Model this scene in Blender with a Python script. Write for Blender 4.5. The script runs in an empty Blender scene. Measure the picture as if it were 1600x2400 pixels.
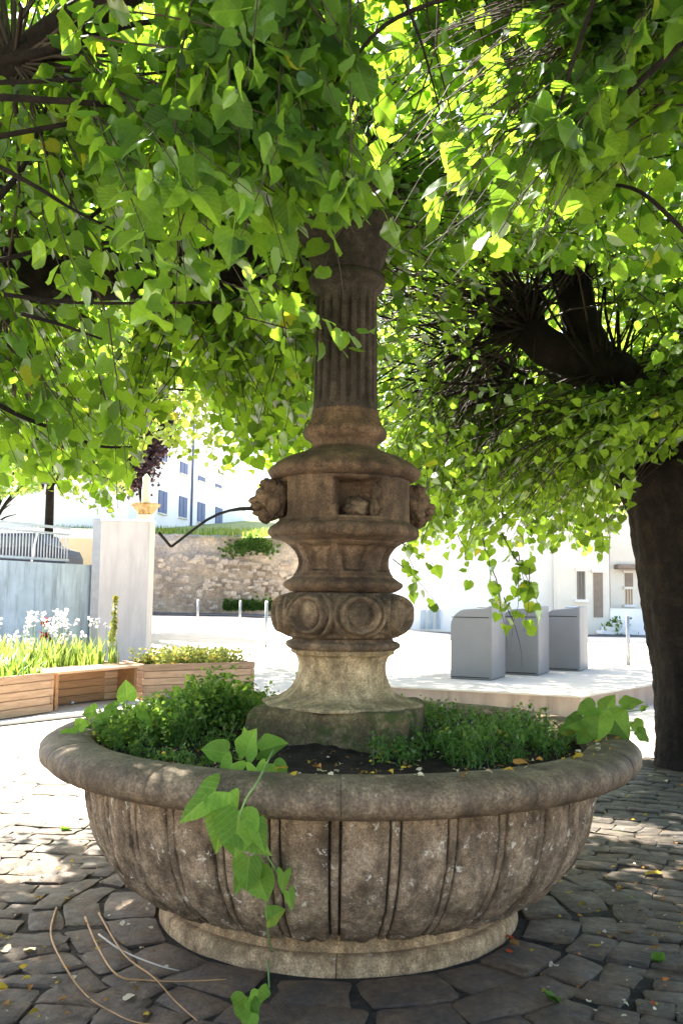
import bpy, math, random
import numpy as np
from mathutils import Vector, Matrix, noise, Quaternion

random.seed(7)
rng = np.random.default_rng(7)
S = bpy.context.scene
COL = S.collection
R = math.radians
PI = math.pi

# ------------------------------------------------------------------ camera
CAM = Vector((0.0, 0.0, 1.5))
PITCH, ROLL, FPX = R(5.3), R(0.8), 2150.0
_f = Vector((0, math.cos(PITCH), math.sin(PITCH)))
_u0 = Vector((0, -math.sin(PITCH), math.cos(PITCH)))
_r0 = Vector((1, 0, 0))
_u = _u0 * math.cos(ROLL) - _r0 * math.sin(ROLL)
_r = _r0 * math.cos(ROLL) + _u0 * math.sin(ROLL)
cam = bpy.data.cameras.new('camera')
cam.sensor_fit = 'VERTICAL'
cam.sensor_height = 36.0
cam.sensor_width = 24.0
cam.lens = 36.0 * FPX / 2400
cam.clip_start = 0.05
cam.clip_end = 3000
co = bpy.data.objects.new('camera', cam)
COL.objects.link(co)
co.matrix_world = Matrix(((_r.x, _u.x, -_f.x, CAM.x), (_r.y, _u.y, -_f.y, CAM.y), (_r.z, _u.z, -_f.z, CAM.z), (0, 0, 0, 1)))
S.camera = co

# ------------------------------------------------------------------ sky, sun, exposure
SUN_EL, SUN_AZ = R(52), R(-36)
w = bpy.data.worlds.new('World')
S.world = w
w.use_nodes = True
nt = w.node_tree
nt.nodes.clear()
sky = nt.nodes.new('ShaderNodeTexSky')
sky.sky_type = 'NISHITA'
sky.sun_disc = False
sky.sun_elevation = SUN_EL
sky.sun_rotation = SUN_AZ
sky.air_density = 1.0
sky.dust_density = 2.5
bg = nt.nodes.new('ShaderNodeBackground')
bg.inputs['Strength'].default_value = 0.085
wo = nt.nodes.new('ShaderNodeOutputWorld')
nt.links.new(sky.outputs[0], bg.inputs[0])
nt.links.new(bg.outputs[0], wo.inputs[0])
sd = Vector((math.sin(SUN_AZ) * math.cos(SUN_EL), math.cos(SUN_AZ) * math.cos(SUN_EL), math.sin(SUN_EL)))
sl = bpy.data.lights.new('sun', 'SUN')
sl.energy = 5.0
sl.angle = R(0.55)
sl.color = (1.0, 0.94, 0.82)
so = bpy.data.objects.new('sun', sl)
COL.objects.link(so)
so.location = (-20, 30, 50)
so.rotation_euler = (-sd).to_track_quat('-Z', 'Y').to_euler()
S.view_settings.view_transform = 'Standard'
S.view_settings.look = 'None'
S.view_settings.gamma = 1
S.view_settings.use_curve_mapping = False
S.view_settings.exposure = 3.0
S.cycles.max_bounces = 8
S.cycles.transmission_bounces = 6
S.cycles.diffuse_bounces = 5
S.cycles.use_denoising = True


# ------------------------------------------------------------------ helpers
def P(px, py, d):
    """point at horizontal forward distance d (metres along +Y) seen at photograph pixel px,py"""
    v = _f + _r * ((px - 800) / FPX) + _u * ((1200 - py) / FPX)
    return CAM + v * (d / v.y)


def G(px, py, z=0.0):
    v = _f + _r * ((px - 800) / FPX) + _u * ((1200 - py) / FPX)
    return CAM + v * ((z - CAM.z) / v.z)


def proj(pts):
    q = np.asarray(pts) - np.array(CAM)
    fz = q @ np.array(_f)
    x = 800 + FPX * (q @ np.array(_r)) / np.where(fz > .05, fz, np.nan)
    y = 1200 - FPX * (q @ np.array(_u)) / np.where(fz > .05, fz, np.nan)
    return x, y, fz


def gz(x, y):
    a = min(max((y - 17) / 28.0, 0), 1)
    a = a * a * (3 - 2 * a)
    b = min(max((4 - x) / 8.0, 0), 1)
    return 0.62 * a * b


def tag(o, label=None, cat=None, group=None, kind=None):
    if label: o['label'] = label
    if cat: o['category'] = cat
    if group: o['group'] = group
    if kind: o['kind'] = kind
    return o


def empty(name, loc, label, cat, group=None):
    o = bpy.data.objects.new(name, None)
    o.empty_display_size = .1
    o.location = loc
    COL.objects.link(o)
    return tag(o, label, cat, group)


def place(o, parent=None):
    COL.objects.link(o)
    if parent is not None:
        o.parent = parent
        o.matrix_parent_inverse = Matrix.Translation(parent_world(parent)).inverted() if True else None
    return o


def parent_world(p):
    # every parent is only translated; world translation = own + ancestors handled through inverse
    v = Vector(p.location)
    return v


class MB:
    def __init__(s):
        s.v, s.f, s.sm = [], [], []

    def quad_box(s, M, sx, sy, sz, bev=0.0):
        """box centred at origin of M with full sizes; bevelled top/vertical edges by inset"""
        hx, hy, hz = sx / 2, sy / 2, sz / 2
        if bev <= 0:
            c = [(-hx, -hy, -hz), (hx, -hy, -hz), (hx, hy, -hz), (-hx, hy, -hz), (-hx, -hy, hz), (hx, -hy, hz), (hx, hy, hz), (-hx, hy, hz)]
            b = len(s.v)
            s.v += [tuple(M @ Vector(p)) for p in c]
            for q in ((0, 3, 2, 1), (4, 5, 6, 7), (0, 1, 5, 4), (1, 2, 6, 5), (2, 3, 7, 6), (3, 0, 4, 7)):
                s.f.append(tuple(b + i for i in q)); s.sm.append(False)
            return s
        b = len(s.v)
        rings = [(-hz, bev), (-hz + bev, 0), (hz - bev, 0), (hz, bev)]
        for z, i in rings:
            x, y, k = hx - i, hy - i, (bev if i == 0 else bev * .0)
            for p in ((-x + k, -y), (x - k, -y), (x, -y + k), (x, y - k), (x - k, y), (-x + k, y), (-x, y - k), (-x, -y + k)):
                s.v.append(tuple(M @ Vector((p[0], p[1], z))))
        for r in range(3):
            for k in range(8):
                a, c = b + r * 8 + k, b + r * 8 + (k + 1) % 8
                s.f.append((a, c, c + 8, a + 8)); s.sm.append(False)
        s.f.append(tuple(b + k for k in range(7, -1, -1))); s.sm.append(False)
        s.f.append(tuple(b + 24 + k for k in range(8))); s.sm.append(False)
        return s

    def box(s, x0, x1, y0, y1, z0, z1, bev=0.0, rot=0.0):
        M = Matrix.Translation(((x0 + x1) / 2, (y0 + y1) / 2, (z0 + z1) / 2)) @ Matrix.Rotation(rot, 4, 'Z')
        return s.quad_box(M, x1 - x0, y1 - y0, z1 - z0, bev)

    def tube(s, pts, rad, n=6, cap=True, smooth=True):
        pts = [Vector(p) for p in pts]
        if not hasattr(rad, '__len__'): rad = [rad] * len(pts)
        b = len(s.v)
        prev = None
        for i, p in enumerate(pts):
            t = (pts[min(i + 1, len(pts) - 1)] - pts[max(i - 1, 0)]).normalized()
            if prev is None:
                a = t.orthogonal().normalized()
            else:
                a = (prev - t * prev.dot(t))
                a = a.normalized() if a.length > 1e-6 else t.orthogonal().normalized()
            prev = a
            c = t.cross(a)
            for k in range(n):
                th = 2 * PI * k / n
                s.v.append(tuple(p + (a * math.cos(th) + c * math.sin(th)) * rad[i]))
        for i in range(len(pts) - 1):
            for k in range(n):
                k2 = (k + 1) % n
                s.f.append((b + i * n + k, b + i * n + k2, b + (i + 1) * n + k2, b + (i + 1) * n + k)); s.sm.append(smooth)
        if cap:
            s.f.append(tuple(b + k for k in range(n - 1, -1, -1))); s.sm.append(False)
            e = b + (len(pts) - 1) * n
            s.f.append(tuple(e + k for k in range(n))); s.sm.append(False)
        return s

    def prism(s, poly, z0, z1):
        """vertical prism of an xy polygon (counter-clockwise)"""
        b, n = len(s.v), len(poly)
        s.v += [(p[0], p[1], z0) for p in poly] + [(p[0], p[1], z1) for p in poly]
        for k in range(n):
            s.f.append((b + k, b + (k + 1) % n, b + n + (k + 1) % n, b + n + k)); s.sm.append(False)
        s.f.append(tuple(b + k for k in range(n - 1, -1, -1))); s.sm.append(False)
        s.f.append(tuple(b + n + k for k in range(n))); s.sm.append(False)
        return s

    def extrude(s, poly3, vec):
        """closed planar 3-D polygon extruded along vec"""
        b, n = len(s.v), len(poly3)
        vec = Vector(vec)
        s.v += [tuple(p) for p in poly3] + [tuple(Vector(p) + vec) for p in poly3]
        for k in range(n):
            s.f.append((b + k, b + (k + 1) % n, b + n + (k + 1) % n, b + n + k)); s.sm.append(False)
        s.f.append(tuple(b + k for k in range(n - 1, -1, -1))); s.sm.append(False)
        s.f.append(tuple(b + n + k for k in range(n))); s.sm.append(False)
        return s

    def grid(s, P2, closed_u=False, smooth=True):
        """P2[i][j] points"""
        b = len(s.v)
        nu, nv = len(P2), len(P2[0])
        for r in P2: s.v += [tuple(p) for p in r]
        for i in range(nu - (0 if closed_u else 1)):
            i2 = (i + 1) % nu
            for j in range(nv - 1):
                s.f.append((b + i * nv + j, b + i2 * nv + j, b + i2 * nv + j + 1, b + i * nv + j + 1)); s.sm.append(smooth)
        return s

    def build(s, name, mat, parent=None, loc=None):
        me = bpy.data.meshes.new(name)
        me.from_pydata(s.v, [], s.f)
        me.polygons.foreach_set('use_smooth', s.sm)
        me.materials.append(mat)
        me.update()
        o = bpy.data.objects.new(name, me)
        if loc is not None: o.location = loc
        place(o, parent)
        return o


def copy_obj(o, parent=None, M=None):
    c = o.copy()
    COL.objects.link(c)
    if parent is not None:
        c.parent = parent
        c.matrix_parent_inverse = o.matrix_parent_inverse.copy()
    if M is not None: c.matrix_basis = M
    return c


def mesh_np(name, V, F, mat, parent=None, smooth=True):
    """fast mesh from numpy arrays, F of constant polygon size"""
    me = bpy.data.meshes.new(name)
    n, k = F.shape
    me.vertices.add(len(V)); me.loops.add(n * k); me.polygons.add(n)
    me.vertices.foreach_set('co', np.ascontiguousarray(V, dtype=np.float32).ravel())
    me.loops.foreach_set('vertex_index', np.ascontiguousarray(F, dtype=np.int32).ravel())
    me.polygons.foreach_set('loop_start', np.arange(0, n * k, k, dtype=np.int32))
    me.polygons.foreach_set('loop_total', np.full(n, k, dtype=np.int32))
    me.polygons.foreach_set('use_smooth', np.full(n, smooth))
    me.materials.append(mat)
    me.update(calc_edges=True)
    o = bpy.data.objects.new(name, me)
    place(o, parent)
    return o


# ------------------------------------------------------------------ materials
def mat_new(name):
    m = bpy.data.materials.new(name)
    m.use_nodes = True
    m.node_tree.nodes.clear()
    return m


class NT:
    def __init__(s, m):
        s.t = m.node_tree
        s.out = s.n('ShaderNodeOutputMaterial')

    def n(s, t, **k):
        x = s.t.nodes.new(t)
        for a, b in k.items(): setattr(x, a, b)
        return x

    def l(s, a, b): s.t.links.new(a, b)

    def noise(s, vec, scale, detail=5, rough=.6, dist=0.0):
        x = s.n('ShaderNodeTexNoise')
        x.inputs['Scale'].default_value = scale
        x.inputs['Detail'].default_value = detail
        x.inputs['Roughness'].default_value = rough
        x.inputs['Distortion'].default_value = dist
        s.l(vec, x.inputs['Vector'])
        return x.outputs['Fac']

    def ramp(s, fac, stops):
        x = s.n('ShaderNodeValToRGB')
        e = x.color_ramp.elements
        while len(e) < len(stops): e.new(.5)
        for i, (p, c) in enumerate(stops):
            e[i].position = p
            e[i].color = (c[0], c[1], c[2], 1) if hasattr(c, '__len__') else (c, c, c, 1)
        s.l(fac, x.inputs[0])
        return x.outputs[0]

    def mix(s, fac, a, b, mode='MIX'):
        x = s.n('ShaderNodeMix', data_type='RGBA', blend_type=mode)
        for sock, v in ((x.inputs[0], fac), (x.inputs[6], a), (x.inputs[7], b)):
            if hasattr(v, 'links') or hasattr(v, 'is_linked'): s.l(v, sock)
            elif hasattr(v, '__len__'): sock.default_value = (v[0], v[1], v[2], 1)
            else: sock.default_value = v
        return x.outputs[2]

    def bump(s, h, strength, dist=.01, normal=None):
        x = s.n('ShaderNodeBump')
        x.inputs['Strength'].default_value = strength
        x.inputs['Distance'].default_value = dist
        s.l(h, x.inputs['Height'])
        if normal is not None: s.l(normal, x.inputs['Normal'])
        return x.outputs[0]

    def pbr(s, color, rough=.8, normal=None, metal=0.0, spec=.4):
        x = s.n('ShaderNodeBsdfPrincipled')
        if hasattr(color, 'is_linked'): s.l(color, x.inputs['Base Color'])
        else: x.inputs['Base Color'].default_value = (*color, 1)
        if hasattr(rough, 'is_linked'): s.l(rough, x.inputs['Roughness'])
        else: x.inputs['Roughness'].default_value = rough
        x.inputs['Metallic'].default_value = metal
        x.inputs['Specular IOR Level'].default_value = spec
        if normal is not None: s.l(normal, x.inputs['Normal'])
        s.l(x.outputs[0], s.out.inputs[0])
        return x


def pos(n):
    return n.n('ShaderNodeNewGeometry').outputs['Position']


def objco(n):
    return n.n('ShaderNodeTexCoord').outputs['Object']


def stone_mat(name, dark, mid, light, lichen=None, moss=None, scale=6, spot=.62, bump=.5, rough=.85, moss_t=.58, stain=.5):
    m = mat_new(name); n = NT(m); p = pos(n)
    a = n.noise(p, scale, 6, .65)
    c = n.ramp(a, [(.3, dark), (.5, mid), (.72, light)])
    g = n.noise(p, scale * 22, 3, .7)
    c = n.mix(.75, c, n.ramp(g, [(.3, .30), (.5, .8), (.72, 1.5)]), 'MULTIPLY')
    md = n.noise(p, scale * 4.3, 7, .75, .3)
    c = n.mix(.7, c, n.ramp(md, [(.34, .42), (.5, .95), (.66, 1.55)]), 'MULTIPLY')
    c = n.mix(.25, c, (1.1, .95, .72), 'MULTIPLY')
    # vertical streaks of dirt
    mp = n.n('ShaderNodeMapping'); mp.inputs['Scale'].default_value = (5, 5, 1.6); n.l(p, mp.inputs[0])
    st = n.ramp(n.noise(mp.outputs[0], 2.4, 4, .6), [(.42, 0), (.62, 1)])
    c = n.mix(st, c, n.mix(stain, c, tuple(x * .45 for x in dark)))
    if lichen:
        f = n.ramp(n.noise(p, scale * 3.1, 8, .72, .4), [(spot, 0), (spot + .05, 1)])
        c = n.mix(f, c, lichen)
    if moss:
        f = n.ramp(n.noise(p, scale * 1.3, 7, .7), [(moss_t, 0), (moss_t + .1, .85)])
        c = n.mix(f, c, moss)
    b1 = n.bump(n.noise(p, scale * 5, 8, .7), min(1, bump * 1.25), .025)
    b2 = n.bump(g, bump * .7, .004, b1)
    n.pbr(c, rough, b2, spec=.25)
    return m


def paint_mat(name, col, rough=.6, var=.12, scale=3, bump=.08, metal=0.0, spec=.4, streak=0.0):
    m = mat_new(name); n = NT(m); p = pos(n)
    a = n.noise(p, scale, 5, .6)
    lo = tuple(x * (1 - var) for x in col); hi = tuple(min(1, x * (1 + var)) for x in col)
    c = n.ramp(a, [(.3, lo), (.7, hi)])
    if streak:
        mp = n.n('ShaderNodeMapping'); mp.inputs['Scale'].default_value = (3, 3, .35); n.l(p, mp.inputs[0])
        st = n.ramp(n.noise(mp.outputs[0], 2.0, 6, .65), [(.45, 0), (.7, 1)])
        c = n.mix(st, c, tuple(x * (1 - streak) for x in col))
    nm = n.bump(n.noise(p, scale * 14, 4, .6), bump, .01)
    n.pbr(c, rough, nm, metal, spec)
    return m


def leaf_mat(name, refl, trans, var=.35, mixf=.5, gloss=.10, yellow=.05, veins=False):
    m = mat_new(name); n = NT(m)
    geo = n.n('ShaderNodeNewGeometry'); oi = n.n('ShaderNodeObjectInfo')
    ad = n.n('ShaderNodeMath', operation='ADD'); n.l(geo.outputs['Random Per Island'], ad.inputs[0]); n.l(oi.outputs['Random'], ad.inputs[1])
    fr = n.n('ShaderNodeMath', operation='FRACT'); n.l(ad.outputs[0], fr.inputs[0])
    rnd = fr.outputs[0]
    vein = n.noise(geo.outputs['Position'], 90, 3, .6)
    big = n.noise(geo.outputs['Position'], 1.3, 2, .5)

    vm = None
    if veins:
        sp = n.n('ShaderNodeSeparateXYZ'); n.l(objco(n), sp.inputs[0])
        mth = lambda op, a, b=None: (lambda x_: ([n.l(a, x_.inputs[0]) if hasattr(a, 'is_linked') else setattr(x_.inputs[0], 'default_value', a), (n.l(b, x_.inputs[1]) if hasattr(b, 'is_linked') else setattr(x_.inputs[1], 'default_value', b)) if b is not None else None], x_.outputs[0])[1])(n.n('ShaderNodeMath', operation=op))
        ax = mth('ABSOLUTE', sp.outputs[0])
        yy = mth('MULTIPLY', mth('SUBTRACT', sp.outputs[1], mth('MULTIPLY', ax, .95)), 5.5)
        fr_ = mth('ABSOLUTE', mth('SUBTRACT', mth('FRACT', yy), .5))
        side_ = n.ramp(fr_, [(0, 1), (.09, 0)])
        mid_ = n.ramp(ax, [(.012, 1), (.035, 0)])
        vm = mth('MAXIMUM', side_, mid_)

    def tint(c):
        a = tuple(x * (1 - var) for x in c); b = (min(1, c[0] * (1 + var)), min(1, c[1] * (1 + var * .7)), c[2] * (1 + var * .2))
        k = n.ramp(rnd, [(0, a), (.8, b), (1 - yellow, b), (1.0, (min(1, c[0] * 2.6), min(1, c[1] * 1.35), c[2] * 1.1))])
        k = n.mix(.35, k, n.ramp(vein, [(.35, .7), (.65, 1.2)]), 'MULTIPLY')
        if vm is not None: k = n.mix(n.ramp(vm, [(0, 0), (1, .45)]), k, (min(1, c[0] * 1.9 + .02), min(1, c[1] * 1.45), c[2] * 1.8 + .01))
        return n.mix(.4, k, n.ramp(big, [(.35, .72), (.65, 1.2)]), 'MULTIPLY')
    d = n.n('ShaderNodeBsdfDiffuse'); n.l(tint(refl), d.inputs[0])
    t = n.n('ShaderNodeBsdfTranslucent'); n.l(tint(trans), t.inputs[0])
    mx = n.n('ShaderNodeMixShader'); mx.inputs[0].default_value = mixf
    n.l(d.outputs[0], mx.inputs[1]); n.l(t.outputs[0], mx.inputs[2])
    g = n.n('ShaderNodeBsdfGlossy'); g.inputs['Roughness'].default_value = .42; g.inputs[0].default_value = (.9, .95, 1, 1)
    fz = n.n('ShaderNodeFresnel'); fz.inputs[0].default_value = 1.4
    mu = n.n('ShaderNodeMath', operation='MULTIPLY'); n.l(fz.outputs[0], mu.inputs[0]); mu.inputs[1].default_value = gloss
    m2 = n.n('ShaderNodeMixShader'); n.l(mu.outputs[0], m2.inputs[0]); n.l(mx.outputs[0], m2.inputs[1]); n.l(g.outputs[0], m2.inputs[2])
    n.l(m2.outputs[0], n.out.inputs[0])
    return m


def wood_mat(name, col, dark, scale=1.0):
    m = mat_new(name); n = NT(m); tc = objco(n)
    oi = n.n('ShaderNodeObjectInfo')
    mp = n.n('ShaderNodeMapping'); mp.inputs['Scale'].default_value = (1.2 * scale, 14 * scale, 14 * scale)
    n.l(tc, mp.inputs[0])
    cb = n.n('ShaderNodeCombineXYZ'); mm = n.n('ShaderNodeMath', operation='MULTIPLY'); n.l(oi.outputs['Random'], mm.inputs[0]); mm.inputs[1].default_value = 40
    n.l(mm.outputs[0], cb.inputs[0]); n.l(mm.outputs[0], cb.inputs[2]); n.l(cb.outputs[0], mp.inputs['Location'])
    a = n.noise(mp.outputs[0], 2.5, 6, .6, .8)
    c = n.ramp(a, [(.3, dark), (.55, col), (.8, tuple(x * 1.15 for x in col))])
    tone = n.ramp(oi.outputs['Random'], [(0, .78), (1, 1.15)])
    c = n.mix(1.0, c, tone, 'MULTIPLY')
    n.pbr(c, .65, n.bump(a, .25, .004), spec=.3)
    return m


M = {}
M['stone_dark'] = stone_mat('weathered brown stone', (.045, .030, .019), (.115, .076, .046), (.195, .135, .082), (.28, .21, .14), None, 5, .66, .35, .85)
M['stone_med'] = stone_mat('carved grey brown stone', (.05, .037, .023), (.165, .118, .074), (.30, .22, .138), (.34, .29, .21), (.07, .07, .03), 8, .64, .45, .85, .66)
M['stone_rim'] = stone_mat('worn rim stone', (.09, .064, .04), (.18, .132, .086), (.27, .205, .135), (.40, .34, .25), (.065, .07, .025), 4, .69, .22, .7, .62)
M['stone_panel'] = stone_mat('lichen covered panel stone', (.17, .115, .07), (.45, .325, .21), (.66, .50, .335), (.80, .70, .54), None, 7, .59, .95, .92, stain=.6)
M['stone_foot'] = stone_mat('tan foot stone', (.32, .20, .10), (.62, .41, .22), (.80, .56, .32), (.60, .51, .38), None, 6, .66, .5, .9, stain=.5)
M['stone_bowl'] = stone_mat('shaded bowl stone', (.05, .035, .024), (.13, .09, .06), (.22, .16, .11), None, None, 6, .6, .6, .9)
M['stone_pale'] = stone_mat('pale limestone', (.22, .16, .085), (.40, .31, .18), (.52, .42, .26), (.62, .54, .38), (.14, .13, .06), 6, .66, .4, .85, .64, stain=.6)
M['stone_moss'] = stone_mat('mossy plinth stone', (.09, .07, .035), (.22, .165, .085), (.33, .26, .14), (.42, .36, .22), (.07, .095, .02), 9, .63, .8, .95, .50)


M['stone_shade'] = stone_mat('canopy shaded shaft stone', (.022, .018, .015), (.05, .041, .034), (.09, .075, .062), None, None, 5, .6, .3, .85)  # canopy shade darkened into the stone colour, besides some algae


def cobble_mat():
    m = mat_new('dark cobble stone'); n = NT(m); p = pos(n); oi = n.n('ShaderNodeObjectInfo'); geo = n.n('ShaderNodeNewGeometry')
    ad = n.n('ShaderNodeMath', operation='ADD'); n.l(geo.outputs['Random Per Island'], ad.inputs[0]); n.l(oi.outputs['Random'], ad.inputs[1])
    fr = n.n('ShaderNodeMath', operation='FRACT'); n.l(ad.outputs[0], fr.inputs[0])
    c = n.ramp(fr.outputs[0], [(0, (.030, .026, .024)), (.5, (.046, .040, .035)), (1, (.068, .057, .046))])
    # brown earth trodden in around the fountain foot, by distance from the fountain
    sub = n.n('ShaderNodeVectorMath', operation='DISTANCE'); n.l(p, sub.inputs[0]); sub.inputs[1].default_value = (0, 4.3, 0)
    mp = n.n('ShaderNodeMapRange'); n.l(sub.outputs['Value'], mp.inputs[0]); mp.inputs[1].default_value = .8; mp.inputs[2].default_value = 2.9; mp.inputs[3].default_value = .95; mp.inputs[4].default_value = .08
    dn = n.ramp(n.noise(p, 5, 6, .65), [(.35, .3), (.65, 1.2)])
    mu = n.n('ShaderNodeMath', operation='MULTIPLY'); n.l(mp.outputs[0], mu.inputs[0]); n.l(dn, mu.inputs[1])
    c = n.mix(mu.outputs[0], c, (.15, .092, .05))
    c = n.mix(.6, c, n.ramp(n.noise(p, 30, 6, .7), [(.3, .35), (.7, 1.7)]), 'MULTIPLY')
    c = n.mix(n.ramp(n.noise(p, 3.1, 8, .75), [(.58, 0), (.70, .6)]), c, (.06, .075, .03))
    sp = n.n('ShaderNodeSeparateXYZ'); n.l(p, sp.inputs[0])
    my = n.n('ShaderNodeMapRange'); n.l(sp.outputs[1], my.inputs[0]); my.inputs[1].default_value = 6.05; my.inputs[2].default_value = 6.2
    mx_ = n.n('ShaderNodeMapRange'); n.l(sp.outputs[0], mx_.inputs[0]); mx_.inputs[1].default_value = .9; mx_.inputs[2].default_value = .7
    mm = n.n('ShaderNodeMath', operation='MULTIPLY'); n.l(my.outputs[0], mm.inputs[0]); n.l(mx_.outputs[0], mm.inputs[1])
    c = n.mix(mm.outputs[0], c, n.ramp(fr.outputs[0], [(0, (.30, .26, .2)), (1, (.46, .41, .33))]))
    rr = n.ramp(n.noise(p, 8, 4, .6), [(.3, .45), (.7, .8)])
    b = n.bump(n.noise(p, 22, 8, .72), .9, .02)
    n.pbr(c, rr, b, spec=.35)
    return m


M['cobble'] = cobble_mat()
M['joint'] = stone_mat('joint earth', (.03, .024, .017), (.06, .048, .034), (.10, .08, .055), None, (.04, .06, .018), 7, .6, .8, .95, .64)
M['square'] = paint_mat('pale gravel ground', (.50, .44, .36), .9, .14, 2.2, .25, spec=.2)
M['shaded_road'] = paint_mat('shade darkened asphalt', (.045, .05, .06), .85, .15, 1.5, .2, spec=.3)  # asphalt made darker to carry the shade of the buildings
M['sidewalk'] = paint_mat('concrete sidewalk', (.42, .41, .39), .9, .08, 2, .1)
M['soil'] = stone_mat('potting soil', (.02, .013, .008), (.042, .027, .017), (.08, .05, .03), (.17, .10, .05), None, 14, .68, 1.0, 1.0)
M['bark'] = stone_mat('dark bark', (.008, .006, .005), (.016, .012, .009), (.032, .024, .018), (.055, .048, .036), None, 9, .70, 1.0, .95)
M['twig'] = paint_mat('twig bark', (.035, .024, .018), .8, .3, 8, .3)
M['twig_pale'] = paint_mat('pale twig bark', (.20, .15, .10), .8, .2, 8, .3)
M['leaf'] = leaf_mat('linden leaf', (.030, .072, .018), (.27, .52, .035), var=.42, yellow=.015)
M['leaf_v'] = leaf_mat('linden leaf veined', (.030, .072, .018), (.27, .52, .035), var=.42, yellow=.015, veins=True)
M['leaf_right'] = leaf_mat('linden leaf pale', (.036, .078, .02), (.29, .52, .045), var=.42, yellow=.015)
M['leaf_far'] = leaf_mat('distant leaf', (.11, .17, .03), (.36, .50, .07), yellow=.02)
M['leaf_purple'] = leaf_mat('purple leaf', (.045, .03, .04), (.07, .035, .05), mixf=.3)
M['leaf_vine'] = leaf_mat('vine leaf', (.15, .29, .045), (.26, .46, .06), var=.25, yellow=.02, veins=True)
M['leaf_weed'] = leaf_mat('weed leaf', (.06, .13, .03), (.18, .32, .06), yellow=.05)
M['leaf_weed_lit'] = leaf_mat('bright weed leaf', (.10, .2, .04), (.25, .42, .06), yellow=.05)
M['leaf_iris'] = leaf_mat('iris blade', (.13, .2, .05), (.3, .42, .08), yellow=.1)
M['leaf_yellowgreen'] = leaf_mat('pale yellow green leaf', (.30, .34, .10), (.45, .5, .12), yellow=.15)
M['petal_white'] = leaf_mat('white petal', (.75, .72, .74), (.6, .58, .6), var=.08, yellow=0)
M['petal_maroon'] = leaf_mat('maroon petal', (.09, .008, .018), (.12, .01, .025), var=.3, yellow=0)
M['petal_pink'] = leaf_mat('pink petal', (.6, .2, .4), (.5, .2, .4), var=.2, yellow=0)
M['dry_yellow'] = leaf_mat('yellow fallen leaf', (.55, .38, .05), (.4, .28, .03), var=.25, mixf=.25, yellow=0)
M['dry_brown'] = leaf_mat('brown fallen leaf', (.35, .17, .05), (.2, .1, .03), var=.25, mixf=.15, yellow=0)
M['dry_pale'] = leaf_mat('pale dry leaf', (.62, .52, .36), (.3, .25, .15), var=.1, mixf=.15, yellow=0)
M['dry_red'] = leaf_mat('red fallen leaf', (.5, .07, .02), (.3, .04, .01), var=.2, mixf=.2, yellow=0)
M['straw'] = paint_mat('dry orange stem', (.42, .22, .08), .6, .3, 14, .2)
M['straw_pale'] = paint_mat('dry pale stem', (.5, .42, .32), .6, .2, 14, .2)
M['vine_stem'] = paint_mat('green stem', (.18, .28, .07), .6, .2, 20, .1)
M['iron'] = paint_mat('black iron', (.012, .010, .009), .5, .3, 20, .3, .3)
M['steel'] = paint_mat('galvanised steel', (.30, .31, .33), .45, .1, 6, .05, .7)
M['rail'] = paint_mat('pale grey railing paint', (.45, .49, .55), .5, .08, 6, .05)
M['bin'] = paint_mat('grey container paint', (.19, .185, .185), .5, .06, 2, .05)
M['bin_lid'] = paint_mat('light container top', (.55, .56, .58), .5, .05, 2, .05)
M['wall_white'] = paint_mat('white render', (.80, .79, .78), .85, .03, 1.2, .05)
M['wall_cream'] = paint_mat('cream render', (.70, .66, .58), .85, .05, 1.2, .06)
M['wall_peach'] = paint_mat('peach render', (.62, .48, .34), .85, .05, 1.2, .06)
M['wall_blue'] = paint_mat('pale grey blue render', (.42, .50, .58), .85, .2, 1.6, .12, streak=.5)
M['pillar'] = paint_mat('off white gate pillar', (.52, .47, .43), .8, .08, 1.4, .08, streak=.18)
M['shutter'] = paint_mat('blue shutter', (.10, .13, .25), .6, .1, 3, .1)
M['shutter_brown'] = paint_mat('brown shutter', (.22, .17, .13), .6, .15, 3, .1)
M['glass_dark'] = paint_mat('window glass', (.05, .055, .06), .12, .1, 3, .0, spec=.7)
M['roof'] = paint_mat('terracotta roof', (.35, .18, .11), .85, .2, 5, .3)
M['retain'] = paint_mat('platform concrete', (.36, .27, .205), .9, .12, 4, .2, streak=.3)
M['dark_hedge'] = paint_mat('dark cover', (.012, .016, .03), .6, .2, 6, .2)
M['wood'] = wood_mat('larch plank', (.46, .29, .175), (.33, .19, .105))
M['wood_dark'] = wood_mat('orange shaded plank', (.36, .19, .085), (.24, .12, .05))
M['grass'] = leaf_mat('grass', (.12, .2, .04), (.25, .35, .06), yellow=.1)
M['grass_ground'] = paint_mat('grassy ground', (.22, .26, .08), .95, .25, 3, .3)


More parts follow.
